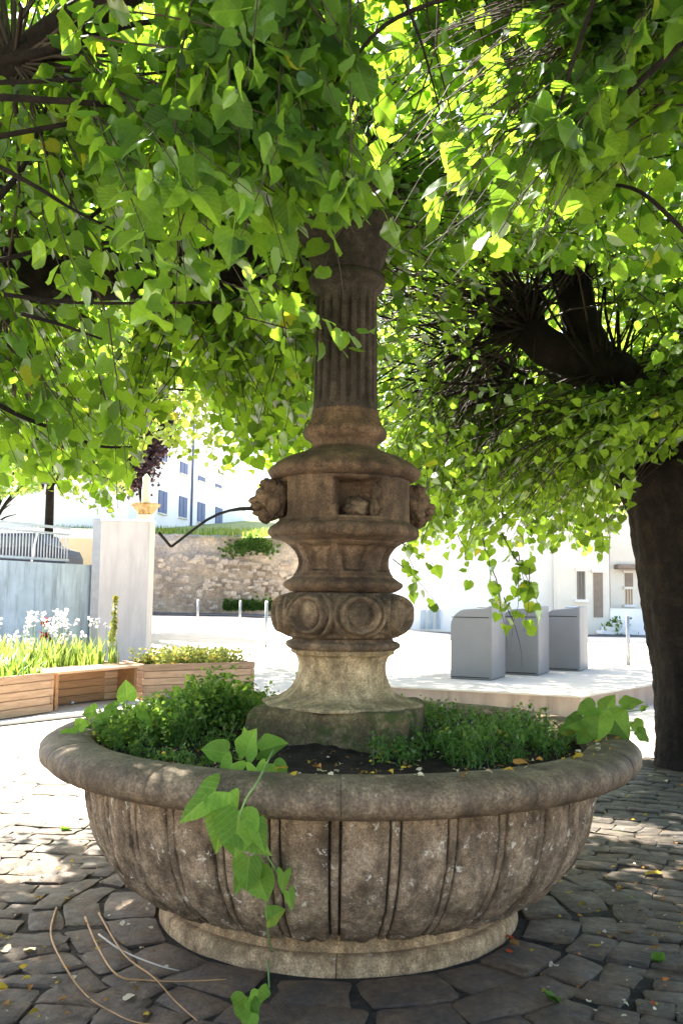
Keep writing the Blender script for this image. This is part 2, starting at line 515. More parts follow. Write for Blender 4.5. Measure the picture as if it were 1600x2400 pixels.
def old_wall_mat():
    m = mat_new('old rendered rubble wall'); n = NT(m); p = pos(n)
    a = n.noise(p, .9, 8, .7)
    c = n.ramp(a, [(.3, (.26, .22, .19)), (.48, (.46, .38, .31)), (.62, (.60, .50, .40)), (.75, (.56, .52, .49))])
    v = n.n('ShaderNodeTexVoronoi'); v.inputs['Scale'].default_value = 2.6; n.l(p, v.inputs['Vector'])
    f = n.ramp(v.outputs['Distance'], [(.0, .25), (.16, 1)])
    c = n.mix(.7, c, f, 'MULTIPLY')
    z = n.n('ShaderNodeSeparateXYZ'); n.l(p, z.inputs[0])
    mr = n.n('ShaderNodeMapRange'); n.l(z.outputs[2], mr.inputs[0]); mr.inputs[1].default_value = 3.0; mr.inputs[2].default_value = 4.2
    top = n.mix(n.ramp(n.noise(p, 1.8, 7, .7), [(.4, 1), (.6, .2)]), c, (.30, .29, .29))
    c = n.mix(mr.outputs[0], c, top)
    c = n.mix(.6, c, n.ramp(n.noise(p, 9, 6, .75), [(.3, .45), (.6, 1.25)]), 'MULTIPLY')
    n.pbr(c, .95, n.bump(n.noise(p, 4, 9, .75), 1.0, .12), spec=.1)
    return m


M['oldwall'] = old_wall_mat()

# ================================================================== SETTING: ground
FX, FY = 0.012, 4.575       # fountain axis


def ground_sheet():
    xs = np.concatenate([np.linspace(-1500, -40, 12), np.linspace(-36, 36, 49), np.linspace(40, 1500, 12)])
    ys = np.concatenate([np.linspace(-1500, -12, 10), np.linspace(-8, 60, 69), np.linspace(70, 2500, 14)])
    b = MB()
    b.grid([[(x, y, gz(x, y) - .012) for y in ys] for x in xs])
    b.f = [tuple(q) for q in b.f]
    o = b.build('ground', M['square'])
    tag(o, kind='structure')


ground_sheet()
# paved area bed of earth joints
pav = empty('cobbled_pavement', (0, 5, 0), None, None)
tag(pav, kind='structure')
b = MB()
b.v = [(-3.9, -.5, .020), (4.9, -.5, .020), (5.4, 8.9, .020), (-4.4, 8.9, .020)]; b.f = [(0, 1, 2, 3)]; b.sm = [False]
bed = b.build('joint_bed', M['joint'], pav)


def cobble_template(seed):
    rs = random.Random(seed)
    n = 5
    rows = []
    for i in range(n):
        r = []
        for j in range(n):
            u, v = i / (n - 1) * 2 - 1, j / (n - 1) * 2 - 1
            ed = max(abs(u), abs(v))
            f_ = lambda q: math.copysign({0: 0, .5: .82, 1: 1}[abs(q)], q)
            u, v = f_(u), f_(v)
            x, y = u * .5, v * .5
            # round the corners and jitter
            k = 1 - .06 * abs(u * v) ** 3
            z = .5 - (.0 if ed < .9 else .10) + rs.uniform(-.07, .07)
            r.append((x * k + rs.uniform(-.02, .02), y * k + rs.uniform(-.03, .03), z))
        rows.append(r)
    V = [p for r in rows for p in r]
    F = []
    for i in range(n - 1):
        for j in range(n - 1):
            a = i * n + j
            F.append((a, a + n, a + n + 1, a + 1))
    edge = [i * n for i in range(n)] + [(n - 1) * n + j for j in range(1, n)] + [i * n + n - 1 for i in range(n - 2, -1, -1)] + [j for j in range(n - 2, 0, -1)]
    base = len(V)
    m = len(edge)
    for e in edge: V.append(V[e])
    for e in edge: V.append((V[e][0] * 1.02, V[e][1] * 1.02, -1.0))
    for k in range(m): F.append((base + k, base + m + k, base + m + (k + 1) % m, base + (k + 1) % m))
    return np.array(V), F


COB = [cobble_template(s) for s in range(8)]
cob_me = []
for V, F in COB:
    me = bpy.data.meshes.new('cobble')
    me.from_pydata([tuple(p) for p in V], [], F)
    me.polygons.foreach_set('use_smooth', [True] * len(F))
    me.materials.append(M['cobble'])
    cob_me.append(me)
cobs = []   # (x,y,rot,len,wid,h,template)
# rings of larger slabs round the foot
r = .87
for ring, (dr, n) in enumerate(((.24, 18), (.19, 27), (.17, 35))):
    off = rng.uniform(0, 1)
    for k in range(n):
        a = 2 * PI * (k + off + rng.uniform(-.13, .13)) / n
        rc = r + dr / 2
        L = 2 * PI * rc / n
        cobs.append((FX + (rc + rng.uniform(-.015, .015)) * math.sin(a), FY - rc * math.cos(a), a + rng.uniform(-.08, .08), L * rng.uniform(.88, 1.05), dr * .97, .03 + rng.uniform(-.006, .007), rng.integers(8)))
    r += dr
RRING = r


def field(x0, x1, y0, y1, ang, cond, row=.138):
    ca, sa = math.cos(ang), math.sin(ang)
    cx, cy = (x0 + x1) / 2, (y0 + y1) / 2
    H = max(x1 - x0, y1 - y0)
    v = -H
    while v < H:
        rw = row * rng.uniform(.88, 1.12)
        u = -H + rng.uniform(0, .3)
        while u < H:
            L = rng.uniform(.15, .27)
            x, y = cx + ca * (u + L / 2) - sa * v, cy + sa * (u + L / 2) + ca * v
            if x0 < x < x1 and y0 < y < y1 and cond(x, y):
                cobs.append((x, y, ang + rng.uniform(-.03, .03), L * 1.0, rw * .99, .03 + rng.uniform(-.007, .008), rng.integers(8)))
            u += L
        v += rw


def far_enough(x, y): return math.hypot(x - FX, y - FY) > RRING - .045
field(-4.2, 5.2, 2.2, 8.8, R(-3), lambda x, y: far_enough(x, y) and x < .4 and y > 2.9)
field(-4.2, 5.2, 2.2, 8.8, R(-24), lambda x, y: far_enough(x, y) and x >= .4 and math.hypot(x - 3.3, y - 8.5) > .55)
field(-3.5, 4.2, -.3, 3.0, R(0), lambda x, y: far_enough(x, y) and (x < .4) and y < 2.9)
P3 = np.array([(c[0], c[1], 0) for c in cobs])
px, py, fz = proj(P3)
vis = np.where((px > -40) & (px < 1640) & (py < 2440) & (py > 1700), 1.0, 0.0)
# hidden behind the basin
hid = (np.abs(P3[:, 0] - FX) < .75) & (P3[:, 1] > FY)
score = np.where(np.isnan(fz), 0, vis / np.maximum(fz, .3)) * np.where(hid, .01, 1)
order = np.argsort(-score)
def warp(q):
    out = []
    for x, y, z in q:
        v = noise.noise_vector(Vector((x * 2.1, y * 2.1, 0))); w_ = noise.noise_vector(Vector((x * 6.5, y * 6.5, 4)))
        rr = math.hypot(x - FX, y - FY)
        k = min(1, max(0, (rr - .86) / .3))
        out.append((x + k * (.10 * v.x + .018 * w_.x), y + k * (.07 * v.y + .015 * w_.y), z))
    return np.array(out)


def cobble_world(i):
    x, y, a, L, W, h, t = cobs[i]
    V, F = COB[t]
    ca, sa = math.cos(a), math.sin(a)
    q = V * np.array([L, W, .05])
    tx, ty = rng.uniform(-.03, .03, 2)
    z = h - .025 + q[:, 2] + q[:, 0] * tx + q[:, 1] * ty
    return warp(np.stack([x + q[:, 0] * ca - q[:, 1] * sa, y + q[:, 0] * sa + q[:, 1] * ca, z], 1)), np.array(F)


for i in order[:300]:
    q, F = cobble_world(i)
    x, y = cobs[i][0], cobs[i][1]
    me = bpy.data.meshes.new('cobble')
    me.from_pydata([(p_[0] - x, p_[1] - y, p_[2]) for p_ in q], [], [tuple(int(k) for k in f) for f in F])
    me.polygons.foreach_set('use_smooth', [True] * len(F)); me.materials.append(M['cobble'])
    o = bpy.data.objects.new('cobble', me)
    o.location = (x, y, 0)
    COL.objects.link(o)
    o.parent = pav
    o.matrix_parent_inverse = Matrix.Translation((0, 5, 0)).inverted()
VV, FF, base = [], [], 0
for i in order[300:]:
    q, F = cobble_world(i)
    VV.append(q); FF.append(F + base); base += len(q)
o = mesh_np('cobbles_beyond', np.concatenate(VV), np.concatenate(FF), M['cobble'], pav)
tag(o, kind='stuff')

# road strip and kerb beyond the square, building shade put into the colour
b = MB(); b.grid([[(x, 33.5 + t * 7.5, gz(x, 33.5 + t * 7.5) + .004 + (0 if t < .99 else 0)) for t in np.linspace(0, 1, 8)] for x in np.linspace(3.2, 60, 30)])
tag(b.build('shaded_road', M['shaded_road']), kind='structure')
b = MB(); b.grid([[(x, 41 + t * 3.4, gz(x, 41 + t * 3.4) + .03) for t in np.linspace(0, 1, 5)] for x in np.linspace(-26, -.2, 24)])
tag(b.build('lane', M['shaded_road']), kind='structure')  # lane at the wall foot, its shade in the same dark colour

# ================================================================== FOUNTAIN
fountain = empty('stone_fountain', (FX, FY, 0), 'old stone fountain with a round ribbed basin and tall carved column under the trees', 'fountain')
NS = lambda p, s, k=0: noise.noise(Vector(p) * s + Vector((k, k * 1.7, 0)))


def lathe(prof, n=192, fn=None, seg=None, disp=.004, dscale=7, closed=True, a0=0.0, a1=2 * PI, sharp=None):
    """profile [(r,z)] -> grid about the fountain axis. fn(theta,r,z)->r"""
    b = MB()
    cols = []
    m = n if closed else n + 1
    for i in range(m):
        th = a0 + (a1 - a0) * i / n
        c = []
        for (r, z) in prof:
            rr = fn(th, r, z) if fn else r
            s, q = math.sin(th), -math.cos(th)
            if disp: rr += disp * noise.noise(Vector((s * r, q * r, z)) * dscale) + disp * .5 * noise.noise(Vector((s * r, q * r, z)) * dscale * 3.3)
            c.append((FX + rr * s, FY + rr * q, z))
        cols.append(c)
    if closed: b.grid(cols[::1], True)
    else: b.grid(cols)
    return b


def smoothprof(pts, k=4):
    out = []
    n = len(pts)
    for i in range(n - 1):
        p0, p1, p2, p3 = pts[max(i - 1, 0)], pts[i], pts[i + 1], pts[min(i + 2, n - 1)]
        for j in range(k):
            t = j / k
            f = lambda a, b_, c, d: .5 * ((2 * b_) + (-a + c) * t + (2 * a - 5 * b_ + 4 * c - d) * t * t + (-a + 3 * b_ - 3 * c + d) * t ** 3)
            out.append((f(p0[0], p1[0], p2[0], p3[0]), f(p0[1], p1[1], p2[1], p3[1])))
    out.append(pts[-1])
    return out


# --- foot: arc stones of the lower band and the upper ring
def arc_stone(name, prof, a0, a1, mat, n=16, disp=.004, gap=.0018):
    g = gap
    b = lathe(prof, n, None, disp=disp, closed=False, a0=a0 + g, a1=a1 - g)
    # end caps
    nv = len(prof)
    for col, rev in ((0, True), (n, False)):
        ring = [col * nv + j for j in range(nv)]
        b.f.append(tuple(ring if rev else ring[::-1])); b.sm.append(False)
    return b.build(name, mat, fountain)


low = [(.70, -.04), (.842, -.04), (.845, .0), (.846, .03), (.842, .078), (.832, .092), (.815, .098), (.70, .098)]
for k in range(6):
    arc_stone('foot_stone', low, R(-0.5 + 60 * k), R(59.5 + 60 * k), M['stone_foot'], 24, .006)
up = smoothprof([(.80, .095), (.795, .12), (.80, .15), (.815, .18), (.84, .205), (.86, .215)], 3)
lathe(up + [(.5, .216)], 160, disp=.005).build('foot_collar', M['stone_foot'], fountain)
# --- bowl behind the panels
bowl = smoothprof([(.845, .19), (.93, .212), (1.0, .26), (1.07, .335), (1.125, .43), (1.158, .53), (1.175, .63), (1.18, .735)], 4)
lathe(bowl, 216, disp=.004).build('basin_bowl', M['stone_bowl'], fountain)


def bowl_at(t, off):
    """point on bowl profile (t 0..1) moved out by off along its normal"""
    k = t * (len(bowl) - 1); i = min(int(k), len(bowl) - 2); u = k - i
    r = bowl[i][0] * (1 - u) + bowl[i + 1][0] * u; z = bowl[i][1] * (1 - u) + bowl[i + 1][1] * u
    dr, dz = bowl[i + 1][0] - bowl[i][0], bowl[i + 1][1] - bowl[i][1]
    L = math.hypot(dr, dz)
    return r + off * dz / L, z - off * dr / L


def panel_mesh(name, half, t0, t1, off, nu, nv, mat, roundb=True, rough=0.0, seed=0, crown=0.0):
    cols = []
    for i in range(nu + 1):
        u = i / nu * 2 - 1
        c = []
        for j in range(nv + 1):
            v = j / nv
            # round the bottom corners
            tb = t0 + (abs(u) ** 4 * .07 if roundb else 0)
            t = tb + (t1 - tb) * v
            edge = min(1 - abs(u), v * nv / 3.0 / 1.6)
            o = off * min(1, .25 + edge * 7) if (0 < i < nu and j > 0) else -.012
            if 0 < i < nu and j > 0:
                o += crown * (1 - u * u) + rough * noise.noise(Vector((u * 1.6, v * 5.5, seed * 3.7))) + rough * .6 * noise.noise(Vector((u * 5, v * 17, seed * 3.7)))
            r, z = bowl_at(t, o)
            ww = half * (u if abs(u) < 1 else u * 1.0)
            if i == 1: ww = -half * .985
            if i == nu - 1: ww = half * .985
            c.append((r * math.sin(ww), -r * math.cos(ww), z))
        cols.append(c)
    b = MB(); b.grid(cols)
    me = bpy.data.meshes.new(name); me.from_pydata(b.v, [], b.f)
    me.polygons.foreach_set('use_smooth', [True] * len(b.f)); me.materials.append(mat)
    return me


pan = [panel_mesh('panel', R(4.12), .10, 1, .019, 14, 26, M['stone_panel'], True, .011, s, .006) for s in range(6)]
rib = [panel_mesh('rib', R(.68), .13, 1, .016, 6, 22, M['stone_panel'], False, .003, 9 + s, .004) for s in range(3)]
for k in range(34):
    for me, da, nm in ((pan[(k * 5 + k // 6) % 6], 4.4, 'panel'), (rib[k % 3], -.9, 'rib')):
        o = bpy.data.objects.new(nm, me)
        o.location = (FX, FY, 0); o.rotation_euler = (0, 0, R(360 / 34 * k + da))
        COL.objects.link(o); o.parent = fountain; o.matrix_parent_inverse = Matrix.Translation((FX, FY, 0)).inverted()

# --- rim of twelve stones
rimp = smoothprof([(1.175, .722), (1.27, .722), (1.345, .735), (1.388, .762), (1.402, .80), (1.388, .838), (1.345, .862), (1.28, .872), (1.215, .868), (1.175, .852), (1.162, .82), (1.16, .74)], 4)
for k in range(12):
    arc_stone('rim_stone', rimp, R(-30 + 30 * k), R(0 + 30 * k), M['stone_rim'], 26, .009, .0005)


# --- soil
def soil():
    cols = []
    for i in range(120):
        th = 2 * PI * i / 120
        c = []
        for j in range(26):
            r = 1.172 * (1 - j / 26) + .001
            x, y = r * math.sin(th), -r * math.cos(th)
            z = .795 + .05 * max(0, 1 - r / 1.0) + .022 * noise.noise(Vector((x, y, 0)) * 5) + .016 * noise.noise(Vector((x, y, 3)) * 19)
            c.append((FX + x, FY + y, z))
        cols.append(c)
    b = MB(); b.grid(cols, True)
    o = b.build('soil', M['soil'])
    tag(o, 'dark potting soil filling the stone basin around the column plinth', 'soil', kind='stuff')


soil()


def soil_z(x, y):
    r = math.hypot(x, y)
    return .795 + .05 * max(0, 1 - r / 1.0)


# --- plinth (square, slightly turned) as bevelled, worn block
def worn_block(name, hx, hy, z0, z1, rot, mat, n=22, bev=.02, amp=.008):
    cols = []
    zs = [z0, z0 + (z1 - z0) * .3, z0 + (z1 - z0) * .6, z1 - bev, z1 - bev * .35, z1]
    ins = [0, 0, 0, 0, bev * .35, bev]
    per = []
    for s in range(4):
        for k in range(n):
            t = k / n * 2 - 1
            p = [(t, -1), (1, t), (-t, 1), (-1, -t)][s]
            per.append(p)
    for p in per:
        c = []
        for z, i in zip(zs, ins):
            x, y = p[0] * (hx - i), p[1] * (hy - i)
            k = 1 - .018 * (abs(p[0] * p[1])) ** 3
            dn = 1 + amp / hx * (noise.noise(Vector((x, y, z)) * 9) + .6 * noise.noise(Vector((x, y, z)) * 26))
            x, y = x * k * dn, y * k * dn
            c.append((FX + x * math.cos(rot) - y * math.sin(rot), FY + x * math.sin(rot) + y * math.cos(rot), z + amp * .6 * noise.noise(Vector((x, y, 5)) * 12)))
        c.append((FX, FY, z1))
        cols.append(c)
    b = MB(); b.grid(cols, True)
    return b.build(name, mat, fountain)


worn_block('plinth', .375, .375, .74, .985, R(-11), M['stone_moss'], 26, .03, .014)


# --- octagonal pedestal
def octa(th, r, z, first=R(-12)):
    a = (th - first) % (PI / 4) - PI / 8
    k = math.cos(PI / 8) / math.cos(a)
    wgt = min(1, max(0, (1.27 - z) / .03))
    return r * (1 + (k - 1) * wgt)


ped = smoothprof([(.405, .978), (.40, .992), (.355, 1.004), (.305, 1.02), (.262, 1.05), (.236, 1.09), (.222, 1.14), (.222, 1.18), (.235, 1.213)], 5)
ped += [(.250, 1.222), (.262, 1.226), (.262, 1.240), (.270, 1.246)]
lathe([(.30, .974)] + ped, 256, lambda th, r, z: octa(th, r, z), disp=.003, dscale=12).build('pedestal', M['stone_pale'], fountain)
cap = [(.268, 1.246), (.285, 1.254), (.292, 1.266), (.288, 1.279), (.275, 1.286), (.258, 1.29), (.254, 1.30), (.1, 1.302)]
lathe(cap, 192, lambda th, r, z: octa(th, r, 1.25), disp=.005, dscale=14).build('pedestal_cap', M['stone_med'], fountain)

# --- medallion drum
MED = [R(15 + 45 * k) for k in range(8)]


def med_fn(th, r, z):
    best = min(((th - a + PI) % (2 * PI) - PI for a in MED), key=abs)
    x = best * .33 / .098
    y = (z - 1.418) / .098
    d = math.hypot(x, y)
    o = 0
    if d < .72: o = -.030 * (1 - (d / .72) ** 6)
    elif d < 1.0: o = .020 * math.sin((d - .72) / .28 * PI)
    elif d < 1.12: o = -.012
    elif d < 1.32: o = .010 * math.sin((d - 1.12) / .2 * PI)
    else: o = -.022 * min(1, (d - 1.32) / .12)
    env = min(1, max(0, (z - 1.312) / .015)) * min(1, max(0, (1.522 - z) / .015))
    return r + o * env


dp = smoothprof([(.255, 1.302), (.285, 1.312), (.315, 1.338), (.333, 1.38), (.337, 1.42), (.330, 1.465), (.308, 1.497), (.278, 1.514), (.250, 1.522)], 7)
lathe([(.2, 1.3015)] + dp + [(.12, 1.524)], 400, med_fn, disp=.003, dscale=16).build('medallion_drum', M['stone_med'], fountain)
cols = []
for i in range(13):
    ph = i / 12 * 2 - 1
    c = []
    for j in range(17):
        q = j / 16 * 2 - 1
        # map the square to a disc
        x, y = ph * math.sqrt(1 - q * q / 2), q * math.sqrt(1 - ph * ph / 2)
        d = math.hypot(x, y)
        rr = .305 + .030 * math.sqrt(max(0, 1 - min(d, 1) ** 2))
        zz = 1.418 + y * .069
        a = x * .068 / .33
        c.append((rr * math.sin(a), -rr * math.cos(a), zz))
    cols.append(c)
b = MB(); b.grid(cols); medme = bpy.data.meshes.new('medallion'); medme.from_pydata(b.v, [], b.f)
medme.polygons.foreach_set('use_smooth', [True] * len(b.f)); medme.materials.append(M['stone_med'])
for a in MED:
    o = bpy.data.objects.new('medallion', medme); o.location = (FX, FY, 0); o.rotation_euler = (0, 0, a)
    COL.objects.link(o); o.parent = fountain; o.matrix_parent_inverse = Matrix.Translation((FX, FY, 0)).inverted()


# --- waist with sunk panels
def waist_fn(th, r, z):
    if not (1.605 < z < 1.765): return r
    best = min(((th - a + PI) % (2 * PI) - PI for a in [R(13 + 45 * k) for k in range(8)]), key=abs)
    x = abs(best) * .24
    h = .056 + .025 * (z - 1.64) / .1
    e = min(h - x, z - 1.625, 1.752 - z)
    o = .006
    if e > 0: o = -.026 * min(1, e / .007) + .009 * min(1, max(0, e - .012) / .02)
    return r + o


wp = [(.12, 1.5225), (.243, 1.523), (.262, 1.529), (.285, 1.542), (.298, 1.556), (.296, 1.568), (.280, 1.578), (.258, 1.592)]
wp += smoothprof([(.243, 1.604), (.228, 1.625), (.219, 1.66), (.225, 1.70), (.246, 1.735), (.278, 1.762), (.318, 1.779)], 9)
wp += [(.345, 1.784), (.362, 1.79)]
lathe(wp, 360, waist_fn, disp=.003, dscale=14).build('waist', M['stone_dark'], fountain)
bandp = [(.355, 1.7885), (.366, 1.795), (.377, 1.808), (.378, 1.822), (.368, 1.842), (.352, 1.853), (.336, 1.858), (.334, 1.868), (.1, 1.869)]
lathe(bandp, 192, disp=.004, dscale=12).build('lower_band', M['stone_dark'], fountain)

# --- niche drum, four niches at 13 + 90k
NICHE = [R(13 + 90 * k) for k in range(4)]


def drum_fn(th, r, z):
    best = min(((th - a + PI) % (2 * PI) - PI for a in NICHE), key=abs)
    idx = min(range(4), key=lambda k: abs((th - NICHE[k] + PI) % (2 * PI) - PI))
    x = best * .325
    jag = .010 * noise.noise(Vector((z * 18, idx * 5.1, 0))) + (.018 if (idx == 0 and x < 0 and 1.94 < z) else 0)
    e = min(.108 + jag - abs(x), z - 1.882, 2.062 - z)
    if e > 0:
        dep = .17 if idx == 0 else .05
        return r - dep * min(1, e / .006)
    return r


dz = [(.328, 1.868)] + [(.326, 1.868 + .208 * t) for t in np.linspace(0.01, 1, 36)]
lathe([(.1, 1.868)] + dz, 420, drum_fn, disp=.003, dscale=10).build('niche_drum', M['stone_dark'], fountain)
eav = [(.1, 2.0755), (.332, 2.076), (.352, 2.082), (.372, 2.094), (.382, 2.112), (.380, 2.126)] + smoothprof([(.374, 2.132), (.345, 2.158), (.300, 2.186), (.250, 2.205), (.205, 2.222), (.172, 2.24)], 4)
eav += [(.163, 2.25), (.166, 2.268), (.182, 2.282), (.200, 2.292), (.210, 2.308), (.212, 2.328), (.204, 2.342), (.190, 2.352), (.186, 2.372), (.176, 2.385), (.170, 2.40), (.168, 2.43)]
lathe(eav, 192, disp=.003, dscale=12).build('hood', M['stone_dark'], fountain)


def flute(th, r, z):
    e = min(1, max(0, (z - 2.46) / .03)) * min(1, max(0, (3.02 - z) / .03))
    return r - .018 * e * (max(0, math.sin(th * 20)) ** .7)


sh = [(.1, 2.4305), (.168, 2.431), (.163, 2.445)] + [(.162 - .008 * t, 2.46 + .58 * t) for t in np.linspace(0, 1, 20)] + [(.160, 3.05), (.175, 3.06), (.190, 3.075), (.198, 3.095), (.196, 3.115), (.182, 3.13), (.1, 3.132)]
lathe(sh, 320, flute, disp=.002).build('shaft', M['stone_shade'], fountain)
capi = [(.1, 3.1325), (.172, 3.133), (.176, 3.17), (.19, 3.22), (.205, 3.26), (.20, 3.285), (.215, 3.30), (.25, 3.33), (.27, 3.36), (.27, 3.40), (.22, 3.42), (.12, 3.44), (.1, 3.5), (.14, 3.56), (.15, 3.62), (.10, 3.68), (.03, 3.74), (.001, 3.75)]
lathe(capi, 128, disp=.012, dscale=9).build('capital', M['stone_shade'], fountain)


# --- lion heads (three whole, the front one broken inside its niche)
def ico_lump(b, c, rx, ry, rz, q, seed, amp=.15, n=10):
    cols = []
    for i in range(n * 2):
        th = 2 * PI * i / (n * 2)
        col = []
        for j in range(n + 1):
            ph = PI * j / n
            v = Vector((math.sin(ph) * math.cos(th), math.sin(ph) * math.sin(th), math.cos(ph)))
            k = 1 + amp * noise.noise(v * 2.2 + Vector((seed, 0, 0))) + amp * .6 * noise.noise(v * 5 + Vector((0, seed, 0)))
            col.append(tuple(Vector(c) + q @ Vector((v.x * rx * k, v.y * ry * k, v.z * rz * k))))
        cols.append(col)
    b.grid(cols, True)


def lion(a, broken=False):
    q = Matrix.Rotation(a, 3, 'Z')
    def L(x, out, z):      # x sideways, out = radius from axis
        v = q @ Vector((x, -out, 0))
        return (FX + v.x, FY + v.y, z)
    b = MB()
    if not broken:
        ico_lump(b, L(0, .335, 1.975), .095, .055, .098, q, 1 + a, .3, 12)     # mane
        for s in (-1, 1):
            ico_lump(b, L(.062 * s, .36, 1.945), .036, .04, .06, q, 2 + s, .4)
            ico_lump(b, L(.055 * s, .375, 2.03), .03, .035, .032, q, 4 + s, .4)
            ico_lump(b, L(.026 * s, .428, 1.995), .016, .018, .012, q, 6 + s, .2)   # brow
            ico_lump(b, L(.024 * s, .442, 1.938), .022, .026, .020, q, 8 + s, .25)  # cheek
        ico_lump(b, L(0, .39, 1.98), .058, .06, .062, q, 3, .15, 12)             # skull
        ico_lump(b, L(0, .437, 1.965), .024, .045, .022, q, 5, .15)               # muzzle
        ico_lump(b, L(0, .430, 1.905), .026, .03, .017, q, 7, .2)                 # jaw
        ico_lump(b, L(0, .395, 1.895), .04, .035, .04, q, 11, .4)
        ico_lump(b, L(0, .385, 2.05), .035, .04, .028, q, 12, .4)
    else:
        ico_lump(b, L(0.01, .215, 1.92), .062, .06, .055, q, 5, .35, 14)
        ico_lump(b, L(-.03, .25, 1.915), .03, .035, .028, q, 8, .4)
        ico_lump(b, L(.085, .26, 1.93), .02, .05, .055, q, 9, .5)
        ico_lump(b, L(.09, .27, 1.99), .02, .045, .05, q, 10, .5)
    o = b.build('lion_head', M['stone_med'] if broken else M['stone_dark'], fountain)
    if broken: o['label'] = 'broken lion head worn to a rounded stump inside its niche'
    return o


for k, a in enumerate(NICHE):
    h = lion(a, k == 0)
    if k == 3:
        q = Matrix.Rotation(a, 3, 'Z')
        path = [(.40, 1.925), (.47, 1.925), (.52, 1.922), (.57, 1.912), (.62, 1.895), (.68, 1.862), (.74, 1.815), (.80, 1.765), (.845, 1.728)]
        pts = [(FX + (q @ Vector((0, -s, 0))).x, FY + (q @ Vector((0, -s, 0))).y, z) for s, z in path]
        hook = [(.845, 1.728), (.905, 1.795)]
        hp = [(FX + (q @ Vector((0, -s, 0))).x, FY + (q @ Vector((0, -s, 0))).y, z) for s, z in hook]
        b = MB(); b.tube(pts, [.011, .011, .009] + [.0065] * 6, 8); b.tube(hp, [.0065, .008], 8)
        o = b.build('spout_pipe', M['iron'], None)
        o.parent = h; o.matrix_parent_inverse = Matrix.Identity(4)
        # lion_head mesh sits in world coordinates under the fountain, so undo nothing further
        h['label'] = 'dark lion head holding the bent iron spout pipe in its mouth'

# ================================================================== LEAVES
def big_leaf(kind, fold, curl, wav, ser=0.0, stalk=0.0, sub=3):
    """finer arrow / heart leaf: half outline sampled, grid across"""
    if kind == 'arrow':
        out = [(0, .0), (.16, -.20), (.34, -.28), (.40, -.10), (.37, .10), (.32, .32), (.24, .58), (.13, .82), (.0, 1.05)]
    else:
        out = [(0, .0), (.20, -.12), (.42, -.08), (.53, .14), (.53, .38), (.42, .62), (.25, .82), (.10, .96), (.0, 1.05)]
    out = [out[0]] + [p_ for p_ in smoothprof(out, sub)[1:]]
    if ser: out = [(x * (1 + (ser if (i % 2) else -ser)) if 0 < i < len(out) - 3 else x, y) for i, (x, y) in enumerate(out)]
    V, F = [], []
    n = len(out)
    for s in (1, -1):
        b0 = len(V)
        for i, (x, y) in enumerate(out):
            for j in range(4):
                t = j / 3
                my = max(0, min(1.05, y if y > 0 else y * t))
                yy = max(0, y) * (1 - t) + y * t
                xx = s * x * t
                z = fold * abs(x) * t - curl * yy * yy + wav * math.sin(yy * 9 + s) * t * x * 2
                V.append((xx, yy, z))
        for i in range(n - 1):
            for j in range(3):
                a_ = b0 + i * 4 + j
                q_ = (a_, a_ + 1, a_ + 5, a_ + 4)
                F.append(q_ if s > 0 else q_[::-1])
    if stalk:
        b0 = len(V); w_ = .018
        V += [(-w_, .03, 0), (w_, .03, 0), (w_, -stalk * .5, .05), (-w_, -stalk * .5, .05), (w_ * .8, -stalk, .16), (-w_ * .8, -stalk, .16)]
        F += [(b0, b0 + 1, b0 + 2, b0 + 3), (b0 + 3, b0 + 2, b0 + 4, b0 + 5)]
    return np.array(V), np.array(F)


BIGLEAF = [big_leaf('arrow', .25, .10, .05), big_leaf('arrow', -.1, .22, .08), big_leaf('heart', .2, .12, .05)]
HEART = [big_leaf('heart', .22, .12, .06), big_leaf('heart', .1, .22, .08)]


NEARLEAF = [big_leaf('heart', .16, .14, .05, .035, .45), big_leaf('heart', .05, .30, .09, .03, .5), big_leaf('heart', .30, .05, -.06, .04, .4), big_leaf('heart', -.12, .20, .08, .03, .45), big_leaf('heart', .22, .42, .03, .035, .5)]


def leaf_tpl(fold=.12, curl=.10, asym=0.0):
    mid = [(0, 0, 0), (0, .5, .0), (0, 1.06, -curl)]
    side = [(.26, -.13, .03), (.50, .12, fold * .8), (.50, .45, fold), (.27, .78, fold * .4)]
    V = list(mid)
    for s in (1, -1):
        for (x, y, z) in side: V.append((s * x * (1 + s * asym), y, z))
    F = []
    for s, o in ((1, 3), (-1, 7)):
        a = [(0, o, o + 1), (0, o + 1, 1), (1, o + 1, o + 2), (1, o + 2, o + 3), (1, o + 3, 2)]
        for t in a: F.append(t if s > 0 else (t[0], t[2], t[1]))
    V = np.array(V, dtype=float) * np.array([.98, .92, 1])
    return V, np.array(F)


LEAF = [leaf_tpl(.14, .12, .04), leaf_tpl(-.08, .2, -.06), leaf_tpl(.05, .02, .08), leaf_tpl(.22, .28, 0)]


def leaf_basis(tip, nrm):
    y = tip / np.linalg.norm(tip, axis=1, keepdims=True)
    x = np.cross(y, nrm); x /= np.maximum(np.linalg.norm(x, axis=1, keepdims=True), 1e-6)
    z = np.cross(x, y)
    return x, y, z


def leaves_mesh(name, pos_, tip, nrm, size, mat, parent, tpls=LEAF, smooth=True):
    n = len(pos_)
    if n == 0: return None
    x, y, z = leaf_basis(tip, nrm)
    which = rng.integers(len(tpls), size=n)
    VV, FF, base = [], [], 0
    for t, (V, F) in enumerate(tpls):
        s = np.where(which == t)[0]
        if len(s) == 0: continue
        q = pos_[s, None, :] + size[s, None, None] * (V[None, :, 0:1] * x[s, None, :] + V[None, :, 1:2] * y[s, None, :] + V[None, :, 2:3] * z[s, None, :])
        VV.append(q.reshape(-1, 3))
        FF.append((F[None] + (np.arange(len(s)) * len(V))[:, None, None] + base).reshape(-1, F.shape[1])); base += len(s) * len(V)
    return mesh_np(name, np.concatenate(VV), np.concatenate(FF), mat, parent, smooth)


